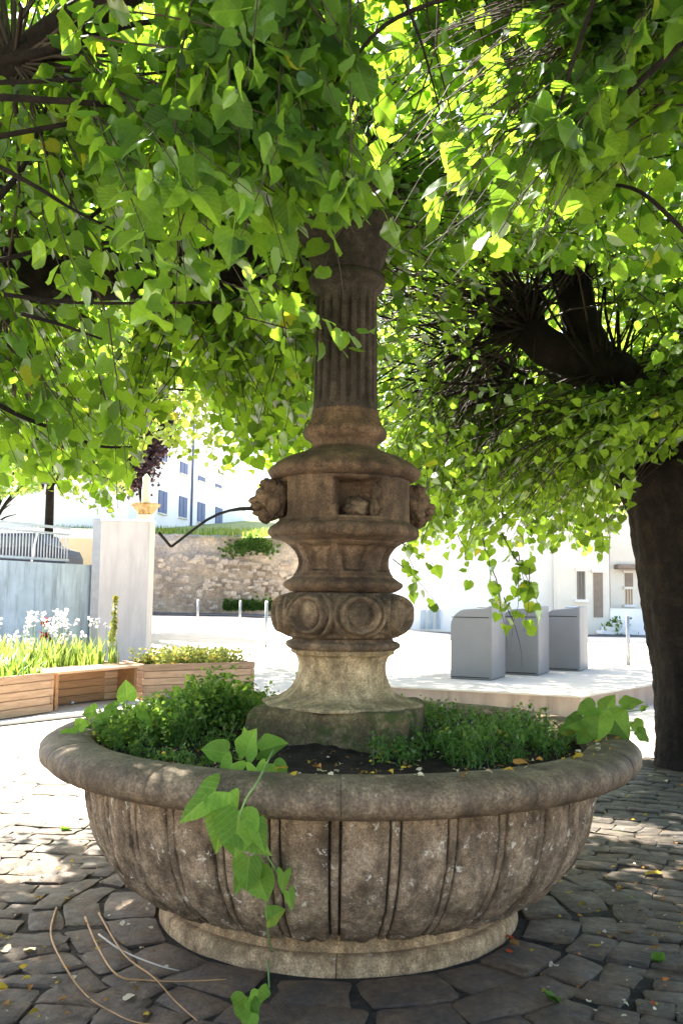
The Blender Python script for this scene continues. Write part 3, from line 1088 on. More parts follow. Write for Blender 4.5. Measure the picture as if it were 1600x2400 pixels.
def tpl_meshes(mat, name='leaf', tpls=LEAF):
    out = []
    for V, F in tpls:
        me = bpy.data.meshes.new(name)
        me.from_pydata([tuple(v) for v in V], [], [tuple(int(i) for i in f) for f in F])
        me.polygons.foreach_set('use_smooth', [True] * len(F)); me.materials.append(mat)
        out.append(me)
    return out


def leaf_objects(idx, pos_, tip, nrm, size, meshes, parent, ploc):
    x, y, z = leaf_basis(tip[idx], nrm[idx])
    inv = Matrix.Translation(ploc).inverted()
    for k, i in enumerate(idx):
        s = size[i]
        o = bpy.data.objects.new('leaf', meshes[int(rng.integers(len(meshes)))])
        Mx = Matrix(((x[k][0] * s, y[k][0] * s, z[k][0] * s, pos_[i][0]), (x[k][1] * s, y[k][1] * s, z[k][1] * s, pos_[i][1]), (x[k][2] * s, y[k][2] * s, z[k][2] * s, pos_[i][2]), (0, 0, 0, 1)))
        o.matrix_basis = Mx
        COL.objects.link(o)
        o.parent = parent
        o.matrix_parent_inverse = inv


# ---- where foliage may not hang (kept clear in the place: under the canopy edge, before the column and limbs)
BX = [-400, 0, 100, 200, 270, 310, 345, 375, 400, 450, 520, 570, 620, 900, 940, 1000, 1050, 1100, 1180, 1250, 1300, 1400, 1440, 1470, 1500, 2000]
BY = [1150, 1165, 1150, 1185, 1215, 1150, 1040, 1020, 1075, 1075, 1115, 1130, 1150, 1240, 1300, 1325, 1330, 1320, 1330, 1330, 1300, 1315, 1290, 1250, 1100, 1080]


def allowed(p, free=None):
    x, y, d = proj(p)
    inframe = (d > .2) & (x > -60) & (x < 1660) & (y < 2450) & (y > -60)
    lim = np.interp(np.nan_to_num(x), BX, BY)
    bad = inframe & (y > lim)
    bad |= inframe & (x > 690) & (x < 915) & (y > 560) & (d < 4.6)           # before the column
    bad |= inframe & (x > 560) & (x < 1010) & (y > 900) & (d < 4.8)
    bad |= inframe & (x > 1175) & (x < 1490) & (y > 640) & (y < 900) & (d < 8.6) & ((x < 1400) | (y > 760))
    bad |= inframe & (x > 1500) & (y > 1090)
    bad |= inframe & (x > 900) & (y > 690) & (d < 5.2)
    bad |= (d > -3) & (np.linalg.norm(np.asarray(p) - np.array(CAM), axis=1) < 1.55)
    return ~bad


SUNV = np.array(sd)


def sun_gap(p, centre, rad):
    q = p - np.array(centre)
    t = q @ SUNV
    d = np.linalg.norm(q - t[:, None] * SUNV, axis=1)
    return (t > .10) & (d < rad * (1 + .25 * np.sin(q[:, 0] * 9 + q[:, 1] * 7)))


GAPS = [ ((-1.9, 4.6, 2.25), .55), ((1.8, 7.2, 2.1), .5), ((-1.15, 4.2, .9), .10), ((-1.0, 3.75, .85), .07), ((-1.3, 4.9, .9), .16), ((1.9, 6.0, 0), .35), ((-1.7, 5.1, 0), .3), ((2.0, 4.7, 0), .14)]


GAPS += [((-2.2, 6.6, 0), .7), ((-1.5, 6.8, 0), .55), ((-2.9, 7.5, 0), .8), ((-1.75, 5.95, 0), .22), ((-2.3, 6.0, 0), .3), ((-1.05, 4.5, .95), .26), ((-1.02, 3.72, .87), .10), ((-.8, 3.5, .87), .09), ((-.62, 3.4, .87), .08), ((-1.15, 3.9, .86), .08)]


def airy(p):
    x, y, d = proj(p)
    x, y, d = np.nan_to_num(x), np.nan_to_num(y), np.nan_to_num(d)
    return (x > 870) & (x < 1200) & (y > 620) & (y < 1000) & (d > 4.6) & (d < 8.9)


def before_window(p, dm=2.58):
    x, y, d = proj(p)
    x, y, d = np.nan_to_num(x), np.nan_to_num(y), np.nan_to_num(d)
    wob = 60 * np.sin(y / 61.0) + 40 * np.sin(y / 23.0 + x / 40.0)
    return (x > 840 + wob) & (x < 1310 + wob) & (y > -300) & (y < 700) & (d > 0) & (d < dm)


def sun_window(p, pl=2.95):  # canopy shaped so direct sun lands on the boughs
    """an opening cut for light in the canopy above the bright boughs: leaves on the sun's path to them"""
    p = np.asarray(p)
    t = (p[:, 1] - pl) / SUNV[1]
    q = p - SUNV * t[:, None]
    x, y, d = proj(q)
    wob = 60 * np.sin(y / 61.0) + 40 * np.sin(y / 23.0 + x / 40.0)
    x, y, d = np.nan_to_num(x), np.nan_to_num(y), np.nan_to_num(d)
    return (t > .12) & (x > 830 + wob) & (x < 1310 + wob) & (y > -200) & (y < 690) & (d > 0)


def in_ell(n, c, r, zmin, power=.42):
    out = []
    while len(out) < n:
        v = rng.normal(size=(n * 2, 3)); v /= np.linalg.norm(v, axis=1, keepdims=True)
        v *= rng.random((n * 2, 1)) ** power
        p = np.array(c) + v * np.array(r)
        p = p[p[:, 2] > zmin + .25 * np.sin(p[:, 0] * 2.1 + p[:, 1] * 1.7)]
        out += list(p)
    return np.array(out[:n])


def make_tree(label, base, trunk, limbs, hubs, targets, leafmat, n_obj, size=(.06, .105), spacing=.055, twigr=.005, extra=None, start=.3, barkparts=True, twigmat=None, gaps=True, group=None, name='linden_tree', maskfn=allowed, lift=.16, droop=.6):
    t = empty(name, base, label, 'tree', group)
    ploc = Vector(base)
    b = MB()
    pts, rad = trunk
    L_ = np.linspace(0, len(pts) - 1, 90); pa = np.array([tuple(p_) for p_ in pts]); pts = [tuple(np.array([np.interp(u_, range(len(pa)), pa[:, c_]) for c_ in range(3)])) for u_ in L_]; rad = list(np.interp(L_, range(len(rad)), rad))
    b.tube(pts, rad, 64)
    tr = b.build('trunk', M['bark'], t)
    bark_disp(tr, .03)
    for lp, lr in limbs:
        b = MB(); b.tube(lp, lr, 12)
        o = b.build('limb', M['bark'], t); bark_disp(o, min(.015, .2 * min(lr)))
    H = np.array(hubs)
    tw = MB()
    LP, LT, LN = [], [], []
    paths = []
    for T in targets:
        d = np.linalg.norm(H - T, axis=1) * rng.uniform(.75, 1.25, len(H))
        h = H[int(np.argmin(d))]
        L = np.linalg.norm(T - h)
        c = (h + T) / 2 + np.array([rng.normal(0, .08 * L), rng.normal(0, .08 * L), lift * L + rng.normal(0, .05 * L)])
        paths.append((h, c, T, L))
    if extra:
        for e in extra:
            h, c, T = [np.array(q, dtype=float) for q in e]
            paths.append((h, c, T, np.linalg.norm(T - h)))
    ks = len(paths) - (len(extra) if extra else 0)
    for k, (h, c, T, L) in enumerate(paths):
        if gaps and not (k >= ks) and sun_window(np.array([T, (np.array(h) + 2 * np.array(c) + np.array(T)) / 4])).any() and rng.random() < .97: continue
        if gaps and not (k >= ks) and before_window(np.array([T])).any() and rng.random() < .93: continue
        if gaps and not (k >= ks) and before_window(np.array([T]), 3.35).any() and rng.random() < .35: continue
        ns = 7
        ts = np.linspace(0, 1, ns)
        q = [(1 - u) ** 2 * h + 2 * u * (1 - u) * c + u * u * T for u in ts]
        wob = rng.normal(0, .012 * L, (ns, 3)); wob[0] = 0
        q = [a + w_ for a, w_ in zip(q, wob)]
        ok = True
        r0 = twigr * (.6 + .55 * L)
        isx = k >= ks
        if not isx:
            m = maskfn(np.array(q))
            if not m[-1] : continue
            if (~m[2:6]).sum() >= 2 and rng.random() < .85: continue
            if (~m[1:4]).sum() >= 2 and rng.random() < .78: continue
            # a twig that would cross a clear zone is cut back
            q = [a for a, mm in zip(q, m) if mm or True]
        tw.tube(q, [max(.0014, r0 * (1 - .85 * u)) for u in ts], 3, False)
        n = max(3, int(L * (1 - start) / spacing))
        n = min(n, 38)
        st = start if not isx else .12
        u = st + (1 - st) * (np.arange(n) + rng.random(n) * .6) / n
        u = np.minimum(u, 1)
        Q = np.array(q)
        kk = u * (ns - 1); i0 = np.minimum(kk.astype(int), ns - 2); fr = (kk - i0)[:, None]
        p = Q[i0] * (1 - fr) + Q[i0 + 1] * fr
        dirv = Q[i0 + 1] - Q[i0]; dirv /= np.linalg.norm(dirv, axis=1, keepdims=True) + 1e-9
        sidev = np.cross(dirv, [0, 0, 1.0]); sidev /= np.linalg.norm(sidev, axis=1, keepdims=True) + 1e-6
        sgn = np.where(np.arange(n) % 2 == 0, 1, -1)[:, None]
        tip = dirv * rng.uniform(.2, .9, (n, 1)) + sidev * sgn * rng.uniform(.5, 1.1, (n, 1)) + np.array([0, 0, -1]) * rng.uniform(droop * .1, droop * 1.7, (n, 1)) + rng.normal(0, .38, (n, 3))
        tip /= np.linalg.norm(tip, axis=1, keepdims=True)
        nr = np.array([0, 0, 1.0]) + rng.normal(0, .7, (n, 3)) + dirv * .3
        LP.append(p + tip * rng.uniform(.02, .05, (n, 1))); LT.append(tip); LN.append(nr)
    LP, LT, LN = np.concatenate(LP), np.concatenate(LT), np.concatenate(LN)
    LS = rng.uniform(size[0], size[1], len(LP)) * np.where(rng.random(len(LP)) < .15, .7, 1)
    nx = 0
    keep = maskfn(LP) & maskfn(LP + LT * LS[:, None])
    if extra:
        # extra sprigs are wanted outside the mask as well
        ex = np.zeros(len(LP), bool)
        cnt = sum(min(38, max(3, int(p[3] * (1 - start) / spacing))) for p in paths[ks:])
        ex[-cnt:] = True
        keep |= ex
    if gaps:
        for c, rd in GAPS: keep &= ~sun_gap(LP, c, rd)
        keep &= ~(before_window(LP) & (rng.random(len(LP)) < .90))
        keep &= ~(before_window(LP, 3.35) & (rng.random(len(LP)) < .85))
        keep &= ~(airy(LP) & (rng.random(len(LP)) < .6))
        keep &= ~(sun_window(LP, 4.2) & (rng.random(len(LP)) < .9))
        keep &= ~(sun_window(LP) & (rng.random(len(LP)) < .97))
    LP, LT, LN, LS = LP[keep], LT[keep], LN[keep], LS[keep]
    o = tw.build('twigs', twigmat or M['twig'], t); tag(o, kind='stuff')
    if n_obj:
        x, y, d = proj(LP)
        app = np.where((x > 0) & (x < 1600) & (y > 0) & (y < 2400) & (d > 0), LS / np.maximum(d, .1), 0)
        od = np.argsort(-app)
        leaf_objects(od[:n_obj], LP, LT, LN, LS, tpl_meshes(M['leaf_v'] if leafmat is M['leaf'] else leafmat, 'leaf', NEARLEAF), t, ploc)
        rest = od[n_obj:]
    else:
        rest = np.arange(len(LP))
    o = leaves_mesh('foliage', LP[rest], LT[rest], LN[rest], LS[rest], leafmat, t)
    tag(o, kind='stuff')
    print('TREE', label[:30], 'leaves', len(LP), 'twigs', len(paths))
    return t


def bark_disp(o, amp):
    me = o.data
    for v in me.vertices:
        p = v.co
        k = amp * noise.noise(Vector((p.x * 6, p.y * 6, p.z * 1.6))) + amp * .4 * noise.noise(p * 14) - amp * .55 * (1 - abs(noise.noise(Vector((p.x * 16, p.y * 16, p.z * 2.6))))) ** 4
        v.co = p + v.normal * k


def smooth_path(pts, k=4):
    out = []
    n = len(pts)
    for i in range(n - 1):
        p0, p1, p2, p3 = [Vector(pts[j]) for j in (max(i - 1, 0), i, i + 1, min(i + 2, n - 1))]
        for j in range(k):
            t = j / k
            out.append(.5 * ((2 * p1) + (-p0 + p2) * t + (2 * p0 - 5 * p1 + 4 * p2 - p3) * t * t + (-p0 + 3 * p1 - 3 * p2 + p3) * t ** 3))
    out.append(Vector(pts[-1]))
    return out


def limb(pts, r0, r1, k=5, knob=True):
    q = smooth_path(pts, k)
    n = len(q)
    r = [r0 + (r1 - r0) * i / (n - 1) for i in range(n)]
    if knob:
        r[-1] *= 1.1; r[-2] *= 1.25; r[-3] *= 1.1
    return q, r


# ---- right tree (visible trunk)
bx, by = P(1628, 1790, 8.5).x, 8.5
TB = lambda px_, py_, d: tuple(P(px_, py_, d))
trunk = limb([(bx, by, -.15), (bx, by, .25), (bx - .02, by, .9), TB(1590, 1400, 8.5), TB(1560, 1200, 8.5), TB(1530, 1090, 8.5)], .46, .30, 5, False)
n_ = len(trunk[0])
trunk = (trunk[0], [.44, .41, .385, .365, .355] + [.345] * (n_ - 10) + [.35, .36, .37, .36, .33])
limbs = [
    limb([TB(1535, 1130, 8.5), TB(1490, 980, 8.4), TB(1450, 880, 8.3), TB(1380, 850, 8.3), TB(1290, 820, 8.3), TB(1240, 770, 8.4), TB(1235, 700, 8.5)], .22, .16),
    limb([TB(1420, 870, 8.35), TB(1370, 780, 8.35), TB(1345, 690, 8.4), TB(1330, 600, 8.5)], .17, .18),
    limb([TB(1540, 1080, 8.5), TB(1530, 930, 8.6), TB(1550, 850, 8.7), TB(1610, 790, 8.8), TB(1680, 720, 9.0)], .24, .16),
    limb([TB(1560, 1120, 8.6), TB(1400, 1100, 9.3), TB(1300, 1060, 9.8)], .16, .09),
    limb([TB(1450, 900, 8.4), TB(1330, 890, 8.9), TB(1210, 880, 9.4)], .13, .10),
    limb([TB(1550, 1100, 8.5), TB(1640, 1000, 8.2), TB(1700, 900, 7.6)], .2, .13),
]
_rb = random.Random(5)
for _k in range(26):
    _x0, _y0 = _rb.uniform(1190, 1240), _rb.choice([705, 760, 800, 880, 900])
    _x1, _y1 = _rb.uniform(860, 1010), _y0 + _rb.uniform(-190, 150)
    _d = 8.3 + _rb.uniform(-.5, .5)
    limbs.append(limb([TB(_x0, _y0, 8.6), TB((_x0 * 2 + _x1) / 3, (_y0 * 2 + _y1) / 3 - _rb.uniform(-20, 45), _d), TB((_x0 + 2 * _x1) / 3, (_y0 + 2 * _y1) / 3 - _rb.uniform(-20, 40), _d - .1), TB(_x1, _y1, _d - .3)], .021, .007, 4, False))
for _x0, _y0, _x1, _y1 in ((1400, 880, 1240, 640), (1395, 880, 1280, 610), (1405, 880, 1370, 610), (1410, 880, 1425, 620), (1440, 820, 1420, 640), (1450, 820, 1470, 640), (1460, 830, 1540, 660), (1240, 700, 1120, 600), (1240, 690, 1180, 560)):
    limbs.append(limb([TB(_x0, _y0, 7.9), TB((_x0 + _x1) / 2 - 12, (_y0 + _y1) / 2, 7.8), TB(_x1, _y1, 7.8)], .018, .008, 5, False))
hubs = [TB(1235, 710, 8.5), TB(1240, 770, 8.4), TB(1330, 620, 8.5), TB(1345, 680, 8.4), TB(1660, 730, 9.0), TB(1310, 1060, 9.8), TB(1215, 880, 9.4), TB(1690, 910, 7.6), TB(1420, 870, 8.35), TB(1200, 900, 9.3), TB(1470, 930, 8.4)]
tg = in_ell(1700, (2.9, 8.4, 3.9), (4.0, 3.2, 2.5), 1.75)
tg2 = np.array([tuple(P(rng.uniform(880, 1500), rng.uniform(900, 1310), rng.uniform(6.6, 11))) for _ in range(460)])
tg = np.concatenate([tg, tg2])
extra = []
for (x0, y0, x1, y1, d) in ((1130, 1260, 1150, 1420, 6.4), (1175, 1250, 1245, 1430, 6.5), (1200, 1300, 1270, 1450, 6.5), (1150, 1330, 1185, 1520, 6.4), (1180, 1400, 1225, 1560, 6.4), (1215, 1300, 1200, 1490, 6.5), (930, 1270, 1030, 1340, 6.3), (940, 1260, 980, 1400, 6.3), (920, 1310, 1030, 1430, 6.2), (1410, 1250, 1400, 1310, 7), (1070, 1250, 1100, 1370, 6.5), (1240, 1330, 1225, 1480, 6.4)):
    a, c_, e = P(x0, y0, d), P((x0 + x1) / 2 + 12, (y0 + y1) / 2 - 12, d), P(x1, y1, d)
    extra.append((a, c_, e))
make_tree('dark pollarded linden with a thick bare trunk behind the basin at the right', (bx, by, 0), trunk, limbs, hubs, tg, M['leaf_right'], 300, (.06, .105), .052, .006, extra)
# dangling bare twigs of that tree stand alone as fine wire like stems: part of extra sprigs

# ---- left near tree
bl = (-3.3, 4.2, 0)
trunk = limb([(-3.3, 4.2, -.1), (-3.3, 4.2, 1), (-3.25, 4.25, 2.0), (-3.2, 4.3, 2.7)], .32, .28, 4, False)
limbs = [
    limb([(-3.2, 4.3, 2.4), (-2.7, 4.2, 2.9), (-2.2, 4.0, 3.15), (-1.95, 3.8, 3.4)], .17, .11),
    limb([(-3.2, 4.3, 2.5), (-2.6, 4.8, 3.0), (-2.0, 5.2, 3.3), (-1.0, 5.5, 3.5), (-.35, 5.35, 3.55), (-.18, 5.3, 3.7)], .18, .14),
    limb([(-3.2, 4.3, 2.6), (-3.0, 4.9, 3.2), (-2.7, 5.8, 3.6)], .16, .12),
    limb([(-3.2, 4.3, 2.6), (-3.1, 3.6, 3.3), (-2.6, 2.9, 3.9), (-1.6, 2.6, 4.3)], .15, .09),
    limb([(-2.2, 4.0, 3.15), (-1.3, 3.4, 3.55), (-.4, 3.1, 3.9), (.2, 3.2, 4.3)], .08, .05),
]
BR = lambda pts, d, r: limb([TB(x, y, d + .08 * i) for i, (x, y) in enumerate(pts)], r, r * .45, 5, False)
limbs += [BR(p_, d_, r_) for p_, d_, r_ in (([(-80, 160), (150, 110), (300, 60), (460, 40)], 3.0, .02), ([(-80, 195), (200, 186), (420, 165)], 2.9, .010), ([(-80, 222), (150, 237), (300, 245), (480, 225), (560, 190)], 2.8, .013), ([(-80, 335), (150, 292), (310, 270)], 3.0, .012), ([(-60, 520), (50, 400), (110, 250)], 3.1, .014), ([(-20, 380), (90, 440), (170, 490), (270, 540)], 2.7, .009), ([(10, 690), (200, 710), (520, 708)], 3.3, .009), ([(50, 735), (140, 760), (240, 795)], 3.2, .009), ([(-40, 620), (150, 560), (300, 420), (350, 350)], 3.4, .010), ([(-20, 940), (60, 980), (140, 1010), (230, 1045), (310, 1048)], 3.9, .012), ([(1060, -10), (900, 60), (780, 200), (690, 290)], 2.6, .008))]
hubs = [(-1.95, 3.8, 3.4), (-2.2, 4.0, 3.1), (-2.6, 4.1, 2.9), (-.18, 5.3, 3.65), (-1.0, 5.5, 3.5), (-2.7, 5.8, 3.6), (-1.6, 2.6, 4.3), (-2.0, 5.2, 3.3), (.2, 3.2, 4.3), (-.4, 3.1, 3.9), (-1.3, 3.4, 3.55)]
tg = in_ell(1250, (-1.5, 4.9, 4.1), (3.7, 4.5, 2.1), 2.35)
tg2 = np.array([tuple(P(rng.uniform(-60, 330), rng.uniform(930, 1200), rng.uniform(3.8, 7))) for _ in range(150)])
tg3 = np.array([tuple(P(rng.uniform(300, 980), rng.uniform(100, 760), rng.uniform(2.4, 4.2))) for _ in range(150)])
tg5 = np.array([tuple(P(rng.uniform(660, 920), rng.uniform(340, 545), rng.uniform(2.6, 3.5))) for _ in range(70)])
tg6 = np.array([tuple(P(rng.uniform(540, 720), rng.uniform(600, 1090), rng.uniform(5.0, 8.0))) for _ in range(130)])
tg3 = np.concatenate([tg3, tg5, tg6])
tg4 = np.array([(rng.uniform(-4.3, 1.2), rng.uniform(1.5, 8.4), rng.uniform(4.6, 6.3)) for _ in range(520)])  # high leaf layer above the view, added to shade the ground
tg = np.concatenate([tg, tg2, tg3, tg4])
extra = []
for (x0, y0, x1, y1, d) in ((780, 430, 760, 640, 2.9), (770, 520, 805, 700, 2.9), (720, 440, 665, 560, 3.1), (870, 440, 930, 540, 2.8)):
    extra.append((P(x0, y0, d), P((x0 + x1) / 2 + 10, (y0 + y1) / 2, d), P(x1, y1, d)))
for (x0, y0, x1, y1, d) in ((520, 660, 800, 770, 3.9), (560, 700, 870, 800, 4.0), (560, 740, 840, 830, 4.1), (600, 640, 740, 760, 3.7), (620, 600, 700, 900, 4.1), (640, 640, 720, 960, 4.15), (980, 760, 870, 830, 4.1)):
    extra.append((P(x0, y0, d), P((x0 + x1) / 2, (y0 + y1) / 2 - 25, d), P(x1, y1, d)))
make_tree('leafy linden whose boughs spread in from the left over the fountain', bl, trunk, limbs, hubs, tg, M['leaf'], 300, (.055, .10), .046, .006, extra)

# ---- right near tree (canopy at the upper right)
br = (3.9, 3.1, 0)
trunk = limb([(3.9, 3.1, -.1), (3.9, 3.1, 1.4), (3.8, 3.1, 2.6)], .33, .28, 5, False)
limbs = [
    limb([(3.8, 3.1, 2.4), (3.1, 3.3, 3.1), (2.5, 3.5, 3.5), (1.9, 3.5, 3.7)], .17, .12),
    limb([(3.8, 3.1, 2.4), (3.4, 2.5, 3.3), (2.7, 2.2, 3.9), (1.6, 2.3, 4.3)], .17, .10),
    limb([(3.8, 3.1, 2.5), (3.9, 4.2, 3.4), (3.2, 5.1, 4.0)], .16, .12),
    limb([(1.9, 3.5, 3.7), (1.3, 3.2, 3.75), (.9, 3.1, 3.45)], .035, .012, 5, False),
]
limbs += [BR(p_, d_, r_) for p_, d_, r_ in (([(1660, 40), (1500, 190), (1400, 280), (1270, 340), (1180, 400)], 2.6, .011), ([(1400, -30), (1340, 150), (1290, 270), (1180, 310)], 2.5, .008), ([(940, -20), (990, 110), (1030, 260)], 2.6, .006), ([(1620, 560), (1500, 450), (1400, 430)], 3.0, .010))]
hubs = [(1.9, 3.5, 3.7), (2.5, 3.5, 3.5), (1.6, 2.3, 4.3), (2.7, 2.2, 3.9), (3.2, 5.1, 4.0), (1.3, 3.2, 3.75)]
tg = in_ell(900, (2.3, 3.2, 4.1), (3.0, 3.0, 1.9), 2.75)
tg2 = np.array([tuple(P(rng.uniform(850, 1330), rng.uniform(20, 660), rng.uniform(2.6, 3.0))) for _ in range(150)])
tg4 = np.array([(rng.uniform(-.5, 5), rng.uniform(1.5, 6.5), rng.uniform(4.6, 6.2)) for _ in range(240)])  # unseen upper leaves added here too for ground shade
tg = np.concatenate([tg, tg2, tg4])
make_tree('linden boughs reaching in from the right at the top of the view', br, trunk, limbs, hubs, tg, M['leaf'], 300, (.055, .10), .046, .005)


# ---- background trees
def simple_tree(label, base, h0, c, r, n, mat, size, name='tree', trunkr=.2, zmin=None, group=None, mask=True, cat='tree'):
    t = empty(name, base, label, cat, group)
    b = MB()
    top = Vector(c)
    b.tube(smooth_path([base, (base[0] + .1, base[1], base[2] + h0 * .6), (c[0], c[1], c[2])], 4), [trunkr * (1 - .07 * i) for i in range(9)], 9)
    b.build('trunk', M['bark'], t)
    b = MB()
    ends = in_ell(26, c, [q * .8 for q in r], -99, .5)
    hubp = np.array((base[0], base[1], base[2] + h0))
    for e in ends:
        q = smooth_path([hubp, (hubp + e) / 2 + np.array([0, 0, .1 * r[2]]), e], 4)
        b.tube(q, [trunkr * .35 * (1 - .1 * i) for i in range(len(q))], 4, False)
    o = b.build('branches', M['bark'], t); tag(o, kind='stuff')
    # clumps of leaves
    nc = max(20, n // 45)
    cc = in_ell(nc, c, r, zmin if zmin is not None else -99, .38)
    which = rng.integers(nc, size=n)
    p = cc[which] + rng.normal(0, 1, (n, 3)) * np.array(r) * .10
    tip = rng.normal(0, 1, (n, 3)) + np.array([0, 0, -.6]); nr = rng.normal(0, 1, (n, 3)) + np.array([0, 0, .8])
    s = rng.uniform(size[0], size[1], n)
    if mask:
        k = allowed(p); p, tip, nr, s = p[k], tip[k], nr[k], s[k]
    tip /= np.linalg.norm(tip, axis=1, keepdims=True)
    o = leaves_mesh('crown', p, tip, nr, s, mat, t, LEAF[:2]); tag(o, kind='stuff')
    return t


def gp(x, y): return (x, y, gz(x, y))


q = P(107, 1240, 24)
simple_tree('slim young tree with a pale support stake behind the railing at the far left', (q.x, 24, gz(q.x, 24)), 4.0, (q.x, 24, 8.0), (4.4, 3, 4.4), 9000, M['leaf_far'], (.11, .19), trunkr=.17)
simple_tree('bright green tree standing past the planters left of the column', (-.55, 19.0, gz(-.55, 19)), 4.5, (-3.4, 19.0, 8.8), (4.0, 2.6, 4.9), 11000, M['leaf_far'], (.10, .18), trunkr=.18)
simple_tree('tall light green tree directly behind the fountain column', (0.15, 21, .1), 4.5, (.6, 21, 9.0), (3.4, 2.4, 5.4), 9000, M['leaf_far'], (.10, .18), trunkr=.13)
q = P(345, 1150, 33)
simple_tree('dark purple leaved tree above the old wall', (q.x, 33, gz(q.x, 33)), 5.0, (q.x - .7, 33, 7.7), (1.6, 1.1, 2.3), 15000, M['leaf_purple'], (.09, .15), mask=False, name='purple_tree')
simple_tree('light green tree beyond the grey containers, above the white house', (11.6, 27, .1), 4.5, (7.0, 27, 9.0), (5.0, 3, 4.6), 8000, M['leaf_far'], (.13, .22), trunkr=.2)
simple_tree('weeping willow like tree at the far left edge', (-13.2, 34, .4), 3.0, (-13.0, 34, 6.2), (2.4, 2, 2.8), 3000, M['leaf_weed_lit'], (.12, .2), trunkr=.2)

# ================================================================== BACKGROUND BUILT THINGS
def oriented(o_, ux, uz=Vector((0, 0, 1))):
    ux = Vector(ux).normalized()
    uy = Vector(uz).cross(ux)
    return Matrix(((ux.x, uy.x, 0, o_[0]), (ux.y, uy.y, 0, o_[1]), (0, 0, 1, o_[2]), (0, 0, 0, 1)))


def wall_box(b, A, B, z0, z1, th, bev=0.0, shift=0.0):
    """box along the ground line A->B, thickness th going away (left normal)"""
    A, B = Vector((A[0], A[1], 0)), Vector((B[0], B[1], 0))
    L = (B - A).length
    Mx = oriented(((A.x + B.x) / 2, (A.y + B.y) / 2, (z0 + z1) / 2), (B - A)) @ Matrix.Translation((0, th / 2 + shift, 0))
    b.quad_box(Mx, L, th, z1 - z0, bev)


# ---- planter row
def planter(A, B, z1, label, depth=.9, nplank=5, plank=.1, group='wooden planters round the flower bed'):
    A, B = Vector((A[0], A[1], 0)), Vector((B[0], B[1], 0))
    t = empty('planter_box', ((A.x + B.x) / 2, (A.y + B.y) / 2, 0), label, 'planter', group)
    L = (B - A).length
    u = (B - A).normalized(); nrm = Vector((-u.y, u.x, 0))
    C, D = B + nrm * depth, A + nrm * depth
    hh = z1 / nplank
    for (p, q, par) in ((A, B, 0), (C, D, 0), (B, C, 1), (D, A, 1)):
        for k in range(nplank):
            ext = .035 if (k + par) % 2 == 0 else -.008
            uu = (q - p).normalized()
            mb = MB()
            ln = (q - p).length + 2 * ext
            mb.quad_box(Matrix.Identity(4), ln, .045, hh - .006, .006)
            o = mb.build('plank', M['wood'], None)
            o.matrix_basis = oriented(((p.x + q.x) / 2, (p.y + q.y) / 2, hh * (k + .5)), uu)
            o.parent = t; o.matrix_parent_inverse = Matrix.Translation(t.location).inverted()
    mb = MB(); mb.extrude([tuple(p + Vector((0, 0, z1 - .08))) for p in (A, B, C, D)], (0, 0, .02))
    mb.build('planting_soil', M['soil'], t)
    return t, A, B, C, D


pA = G(337, 1640); pB = G(590, 1628)
pBv = Vector((pB.x, pB.y, 0)); pAv = Vector((pA.x, pA.y, 0))
uL = (pBv - pAv).normalized()
t, *_ = planter(pAv, pBv, .50, 'light larch planter of pale yellow green plants, right end of the row')
planterR = _
qA = G(-120, 1705); qB = G(117, 1668)
t, *_ = planter((qA.x, qA.y), (qB.x, qB.y), .50, 'light larch planter cut off by the left edge of the view', depth=1.0)
planterL = _
# bench between
bench = empty('planter_bench', ((pA.x + qB.x) / 2, (pA.y + qB.y) / 2, 0), 'wooden bench with a sunlit seat board set between the two planters', 'bench')
a = Vector((qB.x + .06, qB.y + .05, 0)); c = pAv - uL * .06
ub = (c - a).normalized(); nb = Vector((-ub.y, ub.x, 0))
for k in range(4):
    mb = MB(); mb.quad_box(Matrix.Identity(4), (c - a).length, .04, .098, .005)
    o = mb.build('back_plank', M['wood_dark'], None)
    mid = (a + c) / 2 + nb * .42
    o.matrix_basis = oriented((mid.x, mid.y, .06 + .103 * k), ub); o.parent = bench; o.matrix_parent_inverse = Matrix.Translation(bench.location).inverted()
for k in range(4):
    mb = MB(); mb.quad_box(Matrix.Identity(4), (c - a).length, .125, .035, .006)
    o = mb.build('seat_plank', M['wood'], None)
    mid = (a + c) / 2 + nb * (.06 + .132 * k)
    o.matrix_basis = oriented((mid.x, mid.y, .478), ub); o.parent = bench; o.matrix_parent_inverse = Matrix.Translation(bench.location).inverted()
for e in (a + ub * .05, c - ub * .05):
    mb = MB(); mb.quad_box(oriented((e.x + nb.x * .22, e.y + nb.y * .22, .23), ub), .05, .36, .455, .004)
    mb.build('end_panel', M['wood_dark'], bench)
# flower bed behind the bench
bA, bB = a + nb * .52, c + nb * .52
t, *_ = planter((bA.x - .3, bA.y - .1), (bB.x + .2, bB.y), .50, 'flower planter behind the wooden bench holding irises', depth=1.5)
bedc = _
# kerb under the planters
mb = MB()
k0, k1 = Vector((qA.x, qA.y, 0)) - nb * .28, pBv - nb * .22
mb.extrude([tuple(k0), tuple(k1), tuple(k1 + nb * .2), tuple(k0 + nb * .2)], (0, 0, .03))
o = mb.build('kerb', M['sidewalk']); tag(o, kind='structure')


def spot_cap(p, par):
    mb = MB(); mb.tube([p, Vector(p) + Vector((0, -.03, 0))], .035, 12)
    return mb.build('ground_spotlight', M['steel'], par)


for k, (x, y) in enumerate(((170, 1648), (397, 1633), (548, 1622))):
    g_ = G(x, y, .04)
    mb = MB(); mb.tube([(g_.x, g_.y - .02, .03), (g_.x, g_.y - .02, .075)], [.035, .028], 12)
    o = mb.build('ground_light', M['steel'])
    tag(o, ['small round metal light on the ground under the bench', 'small metal light by the near left foot of the right planter', 'small metal light near the right end of the right planter'][k], 'light', 'small ground lights along the planters')


